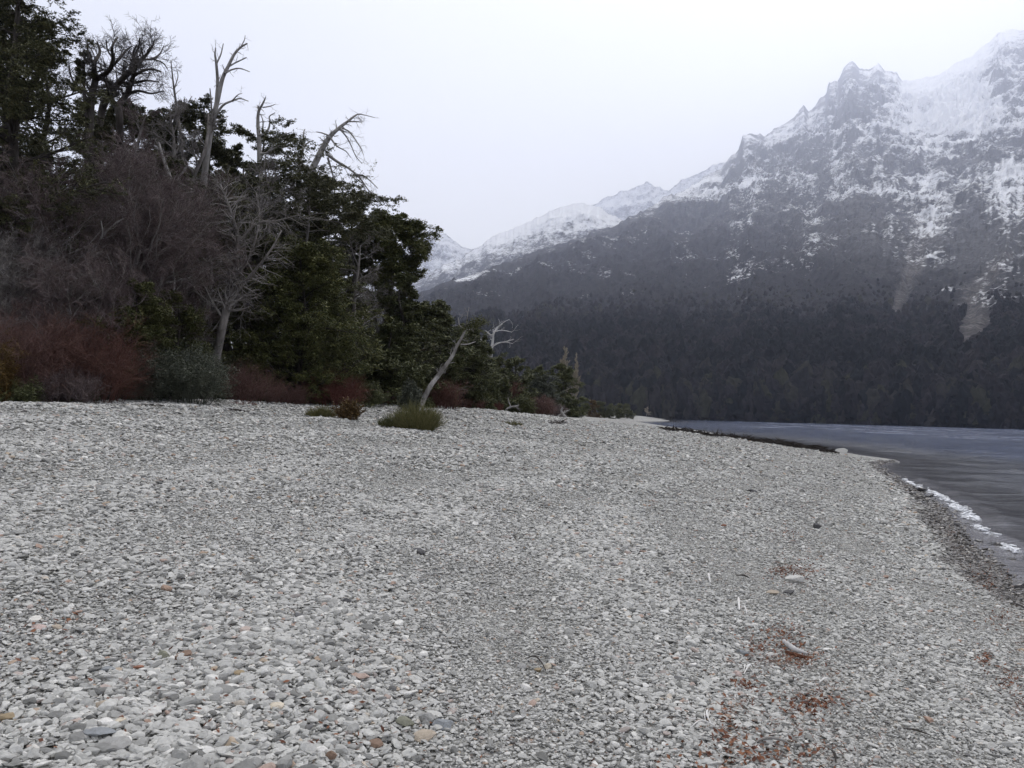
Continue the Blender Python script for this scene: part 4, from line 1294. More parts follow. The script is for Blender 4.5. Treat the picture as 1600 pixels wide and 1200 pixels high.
shrub('red_shrub', 452, 27.0, 600, 80, 'low dark red bush left of the rounded rust-red bush', M_MAROON, 46, 8, 8, seed=211)
shrub('green_shrub', 580, 31, 596, 50, 'small dark green bush right of the rounded rust-red bush', M_EVER, 36, 8, 6, lv=5, size=0.07, seed=212)
shrub('red_shrub', 607, 37, 610, 44, 'small rust-red bush left of the little green conifer', M_BRIGHTRED, 40, 8, 7, seed=213, rt=0.007)
shrub('green_shrub', 640, 37, 590, 34, 'little upright green conifer at the foot of the leaning pale trunk', M_JUNIPER, 40, 9, 6, lv=6, size=0.08, seed=214, spread=0.6)
shrub('red_shrub', 692, 45, 590, 70, 'dull red bush right of the leaning pale trunk', M_REDTWIG, 50, 8, 8, seed=215, rt=0.008)
shrub('red_shrub', 735, 58, 622, 60, 'low rusty bush on the crest beyond the leaning pale trunk', M_REDTWIG, 44, 8, 7, seed=216, rt=0.01)
shrub('red_shrub', 772, 62, 628, 34, 'bright red low bush on the gravel crest', M_BRIGHTRED, 44, 8, 7, seed=217, rt=0.01)
shrub('rust_shrub', 803, 74, 592, 34, 'pointed rust-orange bush among the evergreens', M_REDTWIG, 44, 9, 8, seed=218, rt=0.012, spread=0.55)
shrub('olive_shrub', 812, 68, 618, 50, 'olive green bush below the pointed rust bush', M_OLIVE, 40, 8, 6, lv=4, size=0.12, seed=219, rt=0.01)
shrub('red_shrub', 845, 70, 618, 55, 'maroon bush at the end of the wood', M_MAROON, 44, 9, 8, seed=220, rt=0.011)
shrub('red_shrub', 872, 74, 633, 40, 'low maroon bush beside the grey driftwood root', M_PURPLETWIG, 40, 8, 8, seed=221, rt=0.011)
shrub('olive_shrub', 745, 60, 606, 60, 'dull olive bush behind the low rusty bush', M_OLIVE, 40, 8, 6, lv=4, size=0.11, seed=222, rt=0.01)

# low dark growth under the trees: nobody could count it
rr_ = np.random.default_rng(91)
ug = Acc()
n = 130000
upx = rr_.uniform(-120, 660, n)
ud = np.array(np.interp(upx, CR_PX, CR_D)) + 3.0 + 9 * rr_.random(n) ** 1.3
X_ = (upx - 800) / F * ud
Y_ = ud
hh = 1.0 + 1.1 * (0.5 + 0.5 * vnoise(np.stack((X_ / 1.5, Y_ / 1.5, 0 * X_), -1), 92)) + 0.06 * (ud - 25)
Z_ = ground(X_, Y_) + hh * rr_.random(n) ** 0.7
ug.leaves(np.stack((X_, Y_, Z_), -1), rr_.uniform(0.08, 0.2, n), 0.45, 0.3, None, rr_)
tag(link('undergrowth', ug.mesh('undergrowth'), M_COIHUE), kind='stuff')

# poplars and low trees far along the shore
def poplar(px, d, top, wpx, label, seed, gap=None):
    r = np.random.default_rng(seed)
    b = spot(px, d)
    H = top_h(px, top, d, b)
    Wd = wpx / F * d / 2
    o = root_at('poplar_tree', b, label, 'tree', 'leafless poplars')
    wood, crown = Acc(), Acc()
    zz = np.linspace(0, 1, 8)
    P, Rr = smooth_line(np.stack((r.normal(0, .05, 8), r.normal(0, .05, 8), zz * H * 0.98), -1), 0.02 * H * (1.1 - zz), 3)
    wood.tubes(P[None], Rr[None], 7)
    L1, R1 = children(P[None], Rr[None], 60, r, 0.12, 1.0, 24, L=Wd * 2.4, shape=lambda t: np.clip(1.25 - t, 0.3, 1), K=5, wig=0.06, up=0.16, rr=0.4, rmin=0.05)
    wood.tubes(L1, R1, 4)
    L2, R2 = children(L1, R1, 9, r, 0.15, 1.0, 26, ratio=0.5, K=4, wig=0.08, up=0.15, rr=0.6, rmin=0.05)
    L3, R3 = children(L2, R2, 5, r, 0.2, 1.0, 26, ratio=0.5, K=3, wig=0.08, up=0.12, rr=0.7, rmin=0.04)
    crown.tubes(L2, R2, 3)
    crown.tubes(L3, R3, 3)
    link('trunk', wood.mesh('trunk', smooth=True), M_GREYBARK, o)
    link('crown', crown.mesh('crown'), M_POPLAR, o)


poplar(881, 165, 543, 17, 'pointed tan poplar behind the round dark tree', 301)
poplar(898, 168, 556, 13, 'blunt tan poplar, right one of the pair', 302)
for k, (px, d, top, wp, lf_, txt) in enumerate((
        (912, 150, 618, 26, M_EVER, 'dark low tree just right of the poplars'),
        (925, 230, 624, 26, M_RUSTLEAF, 'brownish low tree behind the far sand, right of the poplars'),
        (938, 300, 628, 24, M_OLIVE, 'dull olive low tree in the middle of the far shore row'),
        (953, 300, 630, 16, M_EVER, 'darkest small tree of the far shore row'),
        (966, 330, 630, 24, M_OLIVE, 'olive low tree near the end of the far shore row'),
        (980, 350, 632, 22, M_OLIVE, 'last olive tree of the far shore row beside the lake'))):
    evergreen('low_tree', px, d, top, wp, txt, lf_, shape='dome', limbs=26, br=7, tw=4, lv=9, t0=0.03, seed=310 + k, size=0.12 * d / 75, group='low trees on the far point')
for k, (px, d, top, wp, txt) in enumerate((
        (1010, 560, 636, 12, 'small pale bare tree at the near end of the far shore'),
        (1020, 640, 630, 13, 'tallest pale bare tree on the far shore beside the olive trees'),
        (1141, 800, 640, 12, 'pale bare tree standing alone near the middle of the far shore'),
        (1357, 800, 650, 12, 'pale bare tree on the far shore below the left scree chute'),
        (1386, 800, 652, 12, 'pale short bare tree on the far shore, right one of two'))):
    bare_tree('bare_tree', px, d, top, wp, txt, M_POPLAR, M_PALEWOOD, limbs=12, br=6, tw=5, fine=3, seed=330 + k, t0=0.3, group='pale bare trees on the far shore', rt=0.12, thick=1.2)

# ------------------------------------------------------------------ plants on the open gravel
def broom(name, px, py, wpx, hpx, label, leaf, seed, stems=500, tips=3, rt=0.006, fan=0.9, group='plants growing on the open gravel', lv=0, size=0.04):
    r = np.random.default_rng(seed)
    b = hit(px, py)
    d = b[1]
    k = d / F
    H, Wd = hpx * k, wpx * k / 2
    o = root_at(name, b, label, 'plant', group)
    st, tw = Acc(), Acc()
    a = r.uniform(0, 6.28, stems)
    q = np.sqrt(r.random(stems))
    base = np.stack((np.cos(a) * q * Wd * 0.75, np.sin(a) * q * Wd * 0.5, np.full(stems, -0.03)), -1)
    v = np.stack((np.cos(a) * q * Wd * fan * 0.7, np.sin(a) * q * Wd * fan * 0.5, H * (1.0 - 0.35 * q ** 2)), -1) + r.normal(0, 0.16 * H, (stems, 3))
    L0 = curves(base, v, H * (1.05 - 0.4 * q) * r.uniform(0.4, 1.2, stems), 5, 0.10, 0.0, r)
    R0 = rt * 1.3 * np.ones((stems, 1)) * np.linspace(1, 0.4, 5)[None]
    st.tubes(L0, R0, 3)
    L1, R1 = children(L0, R0, tips, r, 0.3, 1.0, 22, L=H * 0.33, K=3, wig=0.08, up=0.03, rr=0.8, rmin=rt * 0.8)
    tw.tubes(L1, R1, 3)
    if lv:
        t = r.random((len(L1), lv))
        pos, tan = along(L1, t)
        tw.leaves(pos.reshape(-1, 3), size * r.uniform(0.6, 1.4, pos.shape[0] * lv), 0.5, 0.4, tan.reshape(-1, 3), r)
    link('stems', st.mesh('stems'), leaf, o)
    link('shoots', tw.mesh('shoots'), leaf, o)
    return o


broom('broom_plant', 650, 672, 66, 40, 'largest green broom clump on the gravel crest', M_BROOM, 401, 900, 4)
broom('broom_plant', 608, 668, 34, 20, 'low twiggy clump against the left side of the largest broom', M_OLIVE, 402, 260, 3)
broom('broom_plant', 503, 652, 46, 19, 'low green clump left of the rusty leafy plant', M_BROOM, 403, 420, 3)
broom('leafy_plant', 546, 657, 32, 32, 'rusty green leafy plant beside the low green clump', M_RUSTLEAF, 404, 130, 4, lv=7, size=0.075)
broom('broom_plant', 800, 664, 38, 8, 'flat olive clump alone on the right of the crest', M_BROOM, 405, 260, 3)
broom('dry_grass', 380, 633, 40, 13, 'small reddish dry tuft on the left crest', M_BRIGHTRED, 406, 70, 2, fan=1.6, rt=0.005)
broom('sprig', 744, 801, 14, 6, 'tiny green sprig alone in the middle of the gravel', M_BROOM, 407, 14, 3, rt=0.003, lv=5, size=0.022)


# ------------------------------------------------------------------ stones that stand out
def single_stone_mat(name, c, var=0.16):
    m, nt, b = new_mat(name)
    tc = nt.nodes.new('ShaderNodeTexCoord')
    n = noise_n(nt, tc.outputs['Object'], 35.0, 6, 0.7)
    n2 = noise_n(nt, tc.outputs['Object'], 160.0, 3, 0.6)
    f = math_n(nt, 'ADD', math_n(nt, 'MULTIPLY', n, 0.65), math_n(nt, 'MULTIPLY', n2, 0.35))
    lo, hi = [tuple(x * k for x in c) for k in (1 - 2 * var, 1 + 1.6 * var)]
    nt.links.new(ramp(nt, f, [(0.3, lo), (0.7, hi)]), b.inputs['Base Color'])
    b.inputs['Roughness'].default_value = 0.8
    b.inputs['Specular IOR Level'].default_value = 0.25
    bp = nd(nt, 'ShaderNodeBump', {'Strength': 0.5, 'Distance': 0.004, 'Height': f})
    nt.links.new(bp.outputs[0], b.inputs['Normal'])
    return m


SC = {k: single_stone_mat(k + '_stone', v) for k, v in dict(
    bluegrey=(0.25, 0.262, 0.272), grey=(0.33, 0.325, 0.31), white=(0.72, 0.70, 0.66), tan=(0.40, 0.34, 0.27), ochre=(0.32, 0.25, 0.16), brown=(0.22, 0.15, 0.11), rust=(0.30, 0.15, 0.10),
    dark=(0.10, 0.098, 0.10), pink=(0.52, 0.41, 0.37), olive=(0.22, 0.22, 0.17), cream=(0.62, 0.55, 0.44), pale=(0.52, 0.51, 0.48)).items()}
STONES = [  # px, py, width px, height ratio, colour, label
    (158, 1152, 46, 0.36, 'bluegrey', 'long flat blue-grey stone near the lower left corner, white pebble behind it'),
    (163, 1136, 22, 0.5, 'white', 'white pebble touching the back of the long flat blue-grey stone'),
    (186, 1133, 17, 0.5, 'cream', 'cream pebble right of the white pebble by the flat blue-grey stone'),
    (12, 1129, 22, 0.6, 'ochre', 'ochre stone at the left edge near the bottom'),
    (177, 1173, 44, 0.4, 'grey', 'wide flat grey stone in front of the long flat blue-grey stone'),
    (255, 1030, 21, 0.7, 'olive', 'olive-grey pebble standing on edge, left part of the foreground'),
    (288, 1028, 30, 0.3, 'brown', 'thin brown slate beside the olive-grey pebble'),
    (371, 1058, 19, 0.6, 'ochre', 'ochre brown pebble in the left foreground, right of the thin brown slate'),
    (431, 1109, 24, 0.4, 'cream', 'long yellowish pebble lying alone in the lower left middle'),
    (60, 986, 20, 0.5, 'pink', 'pale pinkish pebble touching a tan one at far left'),
    (88, 986, 19, 0.5, 'tan', 'tan pebble, right one of the touching pair at far left'),
    (156, 1108, 24, 0.5, 'tan', 'tan brown stone behind the white pebble, far lower left'),
    (130, 1035, 10, 0.7, 'white', 'small bright white pebble left of the olive-grey pebble'),
    (168, 1052, 20, 0.4, 'bluegrey', 'small blue slate left of the rust chip'),
    (216, 1048, 17, 0.4, 'rust', 'rust-red chip right of the small blue slate'),
    (479, 1180, 30, 0.72, 'pale', 'speckled pale stone at the bottom beside a square white one'),
    (502, 1181, 20, 0.75, 'white', 'square white pebble right of the speckled pale stone'),
    (516, 1190, 18, 0.9, 'brown', 'brown stone leaning at the bottom next to the square white pebble'),
    (587, 1169, 26, 0.38, 'brown', 'long rusty brown stone between the white pebbles and the round grey stone'),
    (633, 1138, 30, 0.7, 'olive', 'large brownish grey stone, left of the round grey stone'),
    (667, 1132, 24, 0.9, 'grey', 'round grey stone standing above the flat brown slab'),
    (693, 1141, 34, 0.42, 'bluegrey', 'flat blue-grey slab right of the round grey stone'),
    (663, 1158, 36, 0.3, 'tan', 'flat brown slab in front of the round grey stone'),
    (541, 943, 18, 0.6, 'dark', 'dark maroon stone alone left of centre'),
    (655, 866, 24, 0.45, 'dark', 'dark stone in the middle distance beside a white fleck'),
    (469, 971, 14, 0.7, 'white', 'bright white pebble left of centre, below the dark maroon stone'),
    (688, 1035, 11, 0.8, 'white', 'bright white pebble in the centre foreground'),
    (856, 1047, 13, 0.9, 'cream', 'upright cream pebble right of a small ochre one'),
    (841, 1051, 14, 0.5, 'ochre', 'small ochre pebble left of the upright cream pebble'),
    (817, 1046, 18, 0.6, 'grey', 'grey pebble left of the small ochre pebble'),
    (821, 1080, 15, 0.7, 'white', 'white angular pebble below the upright cream pebble'),
    (1241, 910, 32, 0.55, 'pale', 'large flat pale stone just below the rusty leaf litter'),
    (1206, 929, 21, 0.32, 'tan', 'flat tan stone left of a dark slate below the large pale stone'),
    (1232, 929, 20, 0.4, 'dark', 'dark slate right of the flat tan stone'),
    (1151, 1059, 15, 0.8, 'pink', 'pink stone beside the white forked twig'),
    (1161, 1025, 19, 0.5, 'bluegrey', 'smooth grey stone left of the bleached driftwood'),
    (1082, 1043, 12, 0.6, 'white', 'white pebble far left of the bleached driftwood'),
    (1179, 980, 12, 0.5, 'white', 'white pebble below the upright white twig'),
    (1277, 826, 12, 0.9, 'dark', 'small dark stone with white top on the smooth gravel'),
    (1130, 823, 10, 0.5, 'rust', 'small reddish stone in the coarse gravel'),
    (1175, 769, 16, 0.4, 'dark', 'dark grey flat stone in the coarse gravel near the water'),
    (242, 627, 13, 0.6, 'pale', 'pale stone perched on the left gravel crest'),
]
srn = np.random.default_rng(55)
for k, (px, py, wpx, hr, cn, label) in enumerate(STONES):
    p = hit(px, py)
    dist = np.linalg.norm(p - CAM)
    wd = wpx * dist / F
    me = stone_mesh('stone', srn, 3, 10, (wd, wd * srn.uniform(0.6, 0.9), wd * max(hr * 0.85, 0.28)), 0.07, smooth=False)
    o = link('stone', me, SC[cn])
    o.location = p + np.array([0, 0, wd * hr * 0.22 + 0.012])
    o.rotation_euler = (srn.normal(0, 0.10), srn.normal(0, 0.10), srn.normal(0, 0.35))
    tag(o, label, 'stone', 'stones that stand out on the beach')

# wet stones standing in the swash
for k, (px, py, wpx, hr, label) in enumerate([
        (1556, 852, 20, 0.5, 'dark wet stone at the left end of the last foam patch'),
        (1583, 874, 18, 0.5, 'dark wet stone in the shallows by the right edge'),
        (1530, 846, 13, 0.5, 'small dark wet stone left of the foam stone'),
        (1494, 822, 14, 0.45, 'dark wet stone in the swash above the red litter'),
        (1592, 918, 20, 0.5, 'dark wet rock touching the right edge of the photo'),
        (1441, 768, 18, 0.5, 'dark wet stone at the upper start of the foam'),
        (1452, 776, 16, 0.5, 'dark wet stone right of the one at the start of the foam')]):
    v = ray(px, py)
    p = CAM + v * ((WZ - CAM[2]) / v[2])
    p[2] = max(gz(p[0], p[1]), WZ - 0.06)
    wd = wpx * np.linalg.norm(p - CAM) / F
    me = stone_mesh('wet_stone', srn, 3, 9, (wd, wd * 0.8, wd * hr), 0.07)
    mm = bpy.data.materials.get('wet_stone') or single_stone_mat('wet_stone', (0.045, 0.042, 0.043))
    mm.node_tree.nodes['Principled BSDF'].inputs['Roughness'].default_value = 0.25
    o = link('wet_stone', me, mm)
    o.location = p + np.array([0, 0, wd * hr * 0.25])
    o.rotation_euler = (srn.normal(0, 0.1), srn.normal(0, 0.1), srn.uniform(0, 3))
    tag(o, label, 'stone', 'wet stones at the waterline')


# ------------------------------------------------------------------ driftwood, twigs and litter
def stick(name, lines, label, mat, cat='twig', group='bleached twigs on the gravel', seed=1, lift=0.03, arch=0.02):
    r = np.random.default_rng(seed)
    b = hit(*lines[0][0][:2])
    acc = Acc()
    for pts in lines:
        W, rad = [], []
        for i, (px, py, rp) in enumerate(pts):
            p = hit(px, py)
            t = i / max(1, len(pts) - 1)
            p[2] += lift + arch * math.sin(math.pi * t)
            W.append(p - b)
            rad.append(max(0.0025, (0.5 if t in (0, 1) else 1.15) * rp * np.linalg.norm(p - CAM) / F))
        P, Rr = smooth_line(np.array(W), np.array(rad), 4)
        acc.tubes(P[None], Rr[None], 6)
    o = link(name, acc.mesh(name, smooth=True), mat)
    o.location = b
    return tag(o, label, cat, group)


stick('twig', [[(1154, 938, 1.6), (1154, 950, 2), (1155, 958, 2)], [(1155, 957, 1.6), (1163, 960, 1.3), (1167, 964, 1)]], 'white bent twig standing out left of the litter strip', M_WHITETWIG, seed=1, arch=0.05)
stick('twig', [[(1108, 900, 1.6), (1107, 908, 1.8), (1110, 915, 1.6)]], 'short curved white twig farther up the beach', M_WHITETWIG, seed=2, arch=0.04)
stick('twig', [[(1164, 1044, 1.6), (1162, 1056, 1.6)], [(1162, 1060, 1.3), (1170, 1052, 1.5), (1175, 1049, 1.3)], [(1172, 1050, 1.2), (1178, 1059, 1.0)]], 'white forked twig beside the pink stone', M_WHITETWIG, seed=3, arch=0.03)
stick('twig', [[(1280, 1073, 1.4), (1288, 1071, 1.4), (1297, 1066, 1.1)]], 'thin white twig right of the litter, below the driftwood', M_WHITETWIG, seed=4)
stick('twig', [[(1255, 1073, 2.6), (1262, 1074, 2)]], 'short white twig end touching the thin white twig', M_WHITETWIG, seed=5)
stick('twig', [[(1100, 1120, 1.4), (1102, 1135, 1.5)], [(1106, 1116, 1.4), (1104, 1132, 1.4), (1112, 1142, 1.2)], [(1078, 1146, 1.2), (1096, 1142, 1.3), (1122, 1146, 1.0)], [(1108, 1120, 1.0), (1107, 1128, 1.0)]], 'tangle of white twigs in the lower right foreground', M_WHITETWIG, seed=6, arch=0.03)
stick('twig', [[(1175, 1172, 1.3), (1195, 1167, 1.6), (1222, 1169, 1.5), (1245, 1178, 1.0)]], 'long curved grey twig near the bottom of the litter strip', M_PALEWOOD, seed=7)
stick('twig', [[(1185, 1192, 1.0), (1205, 1193, 1.2), (1222, 1194, 0.9)]], 'thin grey twig lowest on the litter strip', M_PALEWOOD, seed=8)
stick('twig', [[(1225, 1004, 1.0), (1235, 999, 1.1), (1242, 998, 0.8)]], 'hair-thin pale twig above the bleached driftwood', M_PALEWOOD, seed=9, arch=0.04)
stick('twig', [[(820, 1036, 0.9), (835, 1036, 1.0), (846, 1046, 1.0), (853, 1056, 0.8)]], 'dark curved twig arching beside the upright cream pebble', M_DARKBARK, seed=10, arch=0.02)
stick('twig', [[(658, 913, 0.9), (668, 908, 1.0), (682, 906, 0.8)]], 'thin grey twig in the middle of the gravel', M_PALEWOOD, seed=11)
stick('twig', [[(1150, 903, 1.2), (1162, 905, 1.3), (1172, 908, 1.0)]], 'thin brown twig left of the large flat pale stone', M_DARKBARK, seed=12)
stick('twig', [[(1298, 1180, 1.6), (1304, 1192, 1.8), (1306, 1200, 1.4)]], 'dark brown twig at the bottom edge right of the litter', M_DARKBARK, seed=13)
stick('twig', [[(1410, 1145, 1.0), (1430, 1153, 1.2), (1455, 1157, 1.0)]], 'dark straight twig in the lower right corner gravel', M_DARKBARK, seed=14)

# bleached driftwood lying in the litter
b = hit(1236, 1020)
acc = Acc()
W = [hit(1224, 1010), hit(1232, 1017), hit(1242, 1024), hit(1262, 1031)]
k = np.linalg.norm(b - CAM) / F
P, Rr = smooth_line(np.array([w_ - b + np.array([0, 0, 0.05]) for w_ in W]), np.array([2.6, 3.8, 3.9, 1.5]) * k, 6)
P = P + np.random.default_rng(3).normal(0, 0.003, P.shape)
acc.tubes(P[None], Rr[None], 9)
dw = tag(link('driftwood', acc.mesh('driftwood', smooth=True), M_WHITEWOOD), 'bleached white driftwood stub in rusty litter', 'driftwood')
dw.location = b
acc = Acc()
P, Rr = smooth_line(np.array([hit(1228, 1024) - b, hit(1245, 1030) - b, hit(1268, 1034) - b]) + np.array([0, 0, 0.03]), np.array([2.5, 3.2, 1.5]) * k, 5)
acc.tubes(P[None], Rr[None], 7)
M_REDBARK = bark_mat('red_bark', (0.06, 0.025, 0.015), (0.17, 0.075, 0.045), 20)
o = tag(link('bark_strip', acc.mesh('bark_strip', smooth=True), M_REDBARK), 'rusty bark strip lying along the bleached driftwood', 'bark')
o.location = b

# grey root and dark drift sticks near the end of the wood
snag('driftwood_root', 72, 880, [
    [(884, 652, 2.6), (879, 647, 2.4), (877, 641, 1.8), (880, 637, 1.2)],
    [(879, 647, 2), (884, 643, 1.6), (889, 641, 1.0)],
    [(879, 647, 2), (872, 650, 1.5), (868, 654, 1)],
], 'grey driftwood root at the end of the wood', M_PALEWOOD, 81, 0.8, 2, 'driftwood on the far gravel', 'driftwood', 0.3, 0.2, rs=1.0)
snag('driftwood_branch', 64, 805, [
    [(790, 640, 1.2), (798, 636, 1.6), (806, 635, 1.4), (811, 633, 1.0)], [(798, 636, 1.3), (795, 628, 1), (793, 621, 0.8)], [(806, 635, 1.1), (810, 640, 0.8)],
], 'pale broken branch lying by the bright red bush', M_PALEWOOD, 82, 0.8, 2, 'driftwood on the far gravel', 'driftwood', 0.3, 0.2, rs=1.0)


def drift(name, px0, py0, px1, py1, hpx, label, seed, mat=M_DARKBARK, n=40):
    """Low heap of sticks."""
    r = np.random.default_rng(seed)
    a, c = hit(px0, py0), hit(px1, py1)
    k = np.linalg.norm(a - CAM) / F
    acc = Acc()
    t = r.random(n)[:, None]
    base = a + (c - a) * t + r.normal(0, hpx * k * 0.35, (n, 3)) * np.array([1, 1, 0.2]) + np.array([0, 0, hpx * k * 0.2])
    L = np.linalg.norm(c - a) * r.uniform(0.15, 0.5, n)
    v = (c - a) / np.linalg.norm(c - a) * r.choice([-1, 1], n)[:, None] + r.normal(0, 0.35, (n, 3)) * np.array([1, 1, 0.35])
    C = curves(base - v * L[:, None] * 0.4, v, L, 4, 0.12, 0, r)
    acc.tubes(C - a, np.full((n, 1), hpx * k * 0.13) * r.uniform(0.5, 1.4, (n, 1)) * np.array([[0.8, 1, 0.9, 0.4]]), 5)
    o = link(name, acc.mesh(name, smooth=True), mat)
    o.location = a
    return tag(o, label, 'driftwood', 'dark drift sticks on the gravel crest')


drift('drift_sticks', 858, 662, 882, 661, 4, 'dark stick heap on the right crest before the root', 501)
drift('drift_sticks', 222, 634, 250, 635, 6, 'dark low stick heap on the left crest by the pale stone', 502)
drift('drift_sticks', 354, 642, 382, 644, 6, 'dark brown stick heap below the reddish dry tuft', 503)
drift('drift_sticks', 393, 643, 406, 642, 3, 'small dark stick heap right of the reddish dry tuft', 504, n=30)
drift('drift_sticks', 298, 636, 315, 637, 3, 'small dark stick heap between the two larger left ones', 505, n=30)
drift('drift_sticks', 705, 656, 725, 656, 2.5, 'thin dark sticks between the largest broom and the flat clump', 506, n=30)

# dark wet drift line along the far waterline
r = np.random.default_rng(61)
acc = Acc()
line = [hit(*p) for p in ((1040, 671), (1080, 676), (1120, 681.5), (1165, 687.5), (1205, 692.5), (1245, 699), (1290, 705.5))]
P, _ = smooth_line(np.array(line), np.ones(7), 30)
n = 2600
i = r.integers(0, len(P) - 1, n)
f = r.random((n, 1))
hgt = np.interp(i / len(P), [0, 0.25, 0.5, 0.65, 0.95, 1], [0.02, 0.03, 0.06, 0.12, 0.17, 0.06])
base = P[i] + (P[i + 1] - P[i]) * f + r.normal(0, 0.35, (n, 3)) * np.array([1, 1, 0])
base[:, 2] = ground(base[:, 0], base[:, 1]) + np.abs(r.normal(0, 0.55, n)) * hgt
tan = norm(P[np.minimum(i + 1, len(P) - 1)] - P[i])
v = tan * r.choice([-1, 1], n)[:, None] + r.normal(0, 0.45, (n, 3)) * np.array([1, 1, 0.3])
C = curves(base, v, r.uniform(0.2, 0.7, n), 3, 0.15, 0, r)
acc.tubes(C, np.full((n, 1), 0.035) * r.uniform(0.5, 1.6, (n, 1)) * np.array([[1, 1, 0.5]]), 4)
tag(link('drift_debris', acc.mesh('drift_debris'), bark_mat('wet_drift', (0.012, 0.010, 0.009), (0.04, 0.033, 0.028))), kind='stuff')
# pale rock on the spit
p = hit(1317, 707)
wd = 22 * np.linalg.norm(p - CAM) / F
me = stone_mesh('boulder', srn, 3, 8, (wd, wd * 0.6, wd * 0.42), 0.07)
o = tag(link('boulder', me, SC['pale']), 'pale boulder at the tip of the gravel spit', 'boulder')
o.location = p + np.array([0, 0, wd * 0.08])

# rusty leaf litter: nobody could count it
r = np.random.default_rng(71)
acc = Acc()
for px, py, rx, ry, nn in ((1232, 838, 12, 8, 45), (1240, 893, 20, 9, 150), (1215, 896, 10, 7, 40), (1262, 905, 8, 8, 30), (1225, 1000, 22, 14, 110), (1215, 1035, 30, 8, 150), (1250, 1033, 22, 7, 90), (1180, 1018, 10, 10, 40),
                           (1290, 1080, 14, 6, 40), (1265, 1105, 26, 9, 110), (1150, 1110, 22, 12, 60), (1135, 1150, 14, 20, 50), (1240, 1135, 60, 16, 90), (1180, 1185, 60, 18, 110), (1290, 1180, 20, 12, 40), (1165, 1075, 14, 8, 30), (1300, 1060, 10, 8, 24),
                           (1473, 826, 9, 10, 45), (1482, 845, 9, 10, 45), (1500, 862, 9, 9, 40), (1535, 895, 16, 16, 110), (1545, 915, 14, 10, 60), (1570, 970, 16, 10, 80), (1540, 1035, 8, 8, 40), (1575, 1070, 12, 16, 70), (1592, 1110, 8, 12, 40), (1590, 1010, 10, 12, 30),
                           (1262, 772, 8, 5, 16), (1275, 800, 8, 10, 20), (80, 985, 40, 30, 24), (300, 1100, 120, 60, 40), (600, 1150, 140, 50, 46)):
    c = hit(px, py)
    e1, e2 = hit(px + rx, py), hit(px, py - ry)
    n = int(nn * 2.2)
    g = r.normal(0, 0.85, (n, 2)) * np.where(r.random((n, 1)) < 0.25, 2.0, 1.0)
    C = c + g[:, :1] * (e1 - c) + g[:, 1:] * (e2 - c)
    C[:, 2] = ground(C[:, 0], C[:, 1]) + r.uniform(0.018, 0.045, n)
    acc.leaves(C, r.uniform(0.018, 0.05, n), r.choice([0.15, 0.35, 0.5]), 0.7, None, r)
tag(link('leaf_litter', acc.mesh('leaf_litter'), leaf_mat('dead_leaf', (0.06, 0.022, 0.014), (0.165, 0.066, 0.036), (0.29, 0.135, 0.07))), kind='stuff')

# foam of the small wave breaking on the near shore
r = np.random.default_rng(81)
V, T = ico(1)
vs, ts, nv = [], [], 0
pts = []
for (x1, y1, x2, y2, n, sp) in ((1432, 760, 1483, 782, 170, 2.0), (1483, 788, 1513, 799, 170, 3.0), (1503, 804, 1530, 813, 120, 2.6), (1520, 823, 1541, 828, 80, 2.2), (1545, 834, 1560, 838, 30, 1.6), (1566, 853, 1592, 862, 120, 3.2), (1412, 750, 1432, 760, 24, 0.7)):
    for _ in range(int(n * 1.6)):
        t = np.clip(r.choice([0.12, 0.3, 0.45, 0.62, 0.75, 0.9]) + r.normal(0, 0.05), 0, 1)
        px, py = x1 + (x2 - x1) * t + r.normal(0, sp * 1.0), y1 + (y2 - y1) * t + r.normal(0, sp * 0.8)
        v = ray(px, py)
        p = CAM + v * ((WZ + 0.02 - CAM[2]) / v[2])
        pts.append(p)
pts = np.array(pts)
pts[:, 2] = WZ + 0.03 + r.uniform(-0.02, 0.03, len(pts))
for p in pts:
    s_ = r.uniform(0.006, 0.026) * np.linalg.norm(p) / 22 * r.choice([0.6, 1, 1.8])
    vs.append(V * (1 + 0.35 * r.normal(size=(len(V), 1))) * s_ * np.array([1.8, 1.2, 0.45]) + p)
    ts.append(T + nv)
    nv += len(V)
m, nt, b = new_mat('foam')
b.inputs['Base Color'].default_value = (0.82, 0.83, 0.85, 1)
b.inputs['Roughness'].default_value = 0.6
tag(link('foam', mesh_np('foam', np.concatenate(vs), None, np.concatenate(ts), smooth=True), m), kind='stuff')

HAZE = 8.7e-5
OVERCAST = (11.5, 11.15, 10.3)
SUN = 1.5
DENOISE = True

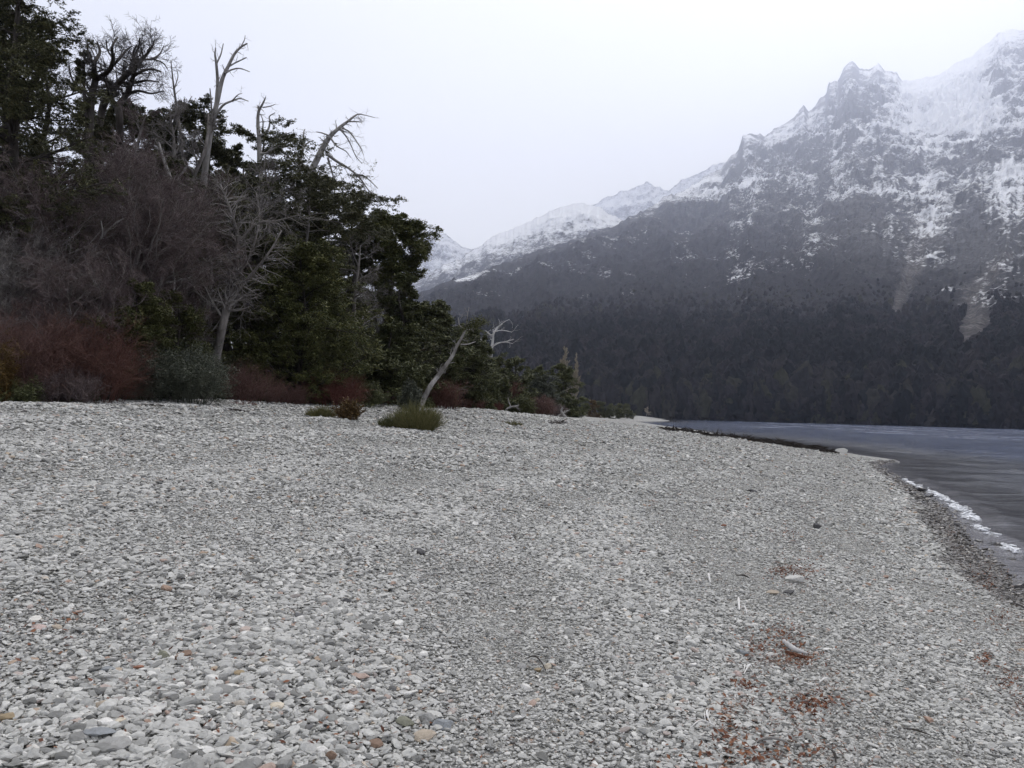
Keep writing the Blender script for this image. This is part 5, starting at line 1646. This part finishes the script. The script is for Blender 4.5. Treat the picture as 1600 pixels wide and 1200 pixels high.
# ------------------------------------------------------------------ air, sky and sun
bm = bmesh.new()
bmesh.ops.create_cube(bm, size=1)
me = bpy.data.meshes.new('haze')
bm.to_mesh(me)
bm.free()
m = bpy.data.materials.new('haze')
m.use_nodes = True
nt = m.node_tree
for n_ in list(nt.nodes):
    if n_.type != 'OUTPUT_MATERIAL':
        nt.nodes.remove(n_)
out = [n_ for n_ in nt.nodes if n_.type == 'OUTPUT_MATERIAL'][0]
pv = nd(nt, 'ShaderNodeVolumePrincipled', {'Color': (0.77, 0.825, 1.0, 1), 'Density': HAZE, 'Anisotropy': 0.62})
nt.links.new(pv.outputs[0], out.inputs['Volume'])
hz = tag(link('haze', me, m), kind='stuff')
hz.scale = (33000, 33000, 6809)
hz.location = (0, 0, 6809 / 2 - 9)

SUN_EL, SUN_AZ = R(50), R(25)            # azimuth from +Y towards +X
w = bpy.data.worlds.new('World')
sc.world = w
w.use_nodes = True
nt = w.node_tree
bg = nt.nodes['Background']
sky = nt.nodes.new('ShaderNodeTexSky')
sky.sky_type = 'NISHITA'
sky.sun_disc = False
sky.sun_elevation = SUN_EL
sky.sun_rotation = SUN_AZ
tc = nt.nodes.new('ShaderNodeTexCoord')
mp = nd(nt, 'ShaderNodeMapping', {'Vector': tc.outputs['Generated'], 'Scale': (1, 1, 2.2)})
cn = noise_n(nt, mp.outputs[0], 1.7, 5, 0.5)
cl = ramp(nt, cn, [(0.3, (0.91, 0.92, 0.935)), (0.7, (1.01, 1.01, 1.0))])
cl = mix(nt, 1.0, cl, OVERCAST, 'MULTIPLY')
c = mix(nt, 0.95, sky.outputs[0], cl)
nt.links.new(c, bg.inputs['Color'])
bg.inputs['Strength'].default_value = 0.10

sd = bpy.data.lights.new('sun', 'SUN')
sd.energy = SUN
sd.angle = R(14)
sd.color = (1.0, 0.96, 0.91)
so = bpy.data.objects.new('sun', sd)
COL.objects.link(so)
dv = Vector((math.sin(SUN_AZ) * math.cos(SUN_EL), math.cos(SUN_AZ) * math.cos(SUN_EL), math.sin(SUN_EL)))
so.rotation_euler = dv.to_track_quat('Z', 'Y').to_euler()
so.location = (20, 40, 60)

sc.view_settings.view_transform = 'Standard'
sc.view_settings.look = 'None'
sc.view_settings.gamma = 1
sc.view_settings.exposure = 0.13
sc.view_settings.use_curve_mapping = False
sc.render.engine = 'CYCLES'
cy = sc.cycles
cy.max_bounces = 6
cy.diffuse_bounces = 3
cy.glossy_bounces = 3
cy.transmission_bounces = 2
cy.transparent_max_bounces = 6
cy.volume_bounces = 2
cy.use_denoising = DENOISE
cy.use_adaptive_sampling = True
cy.adaptive_threshold = 0.012
cy.sample_clamp_indirect = 6
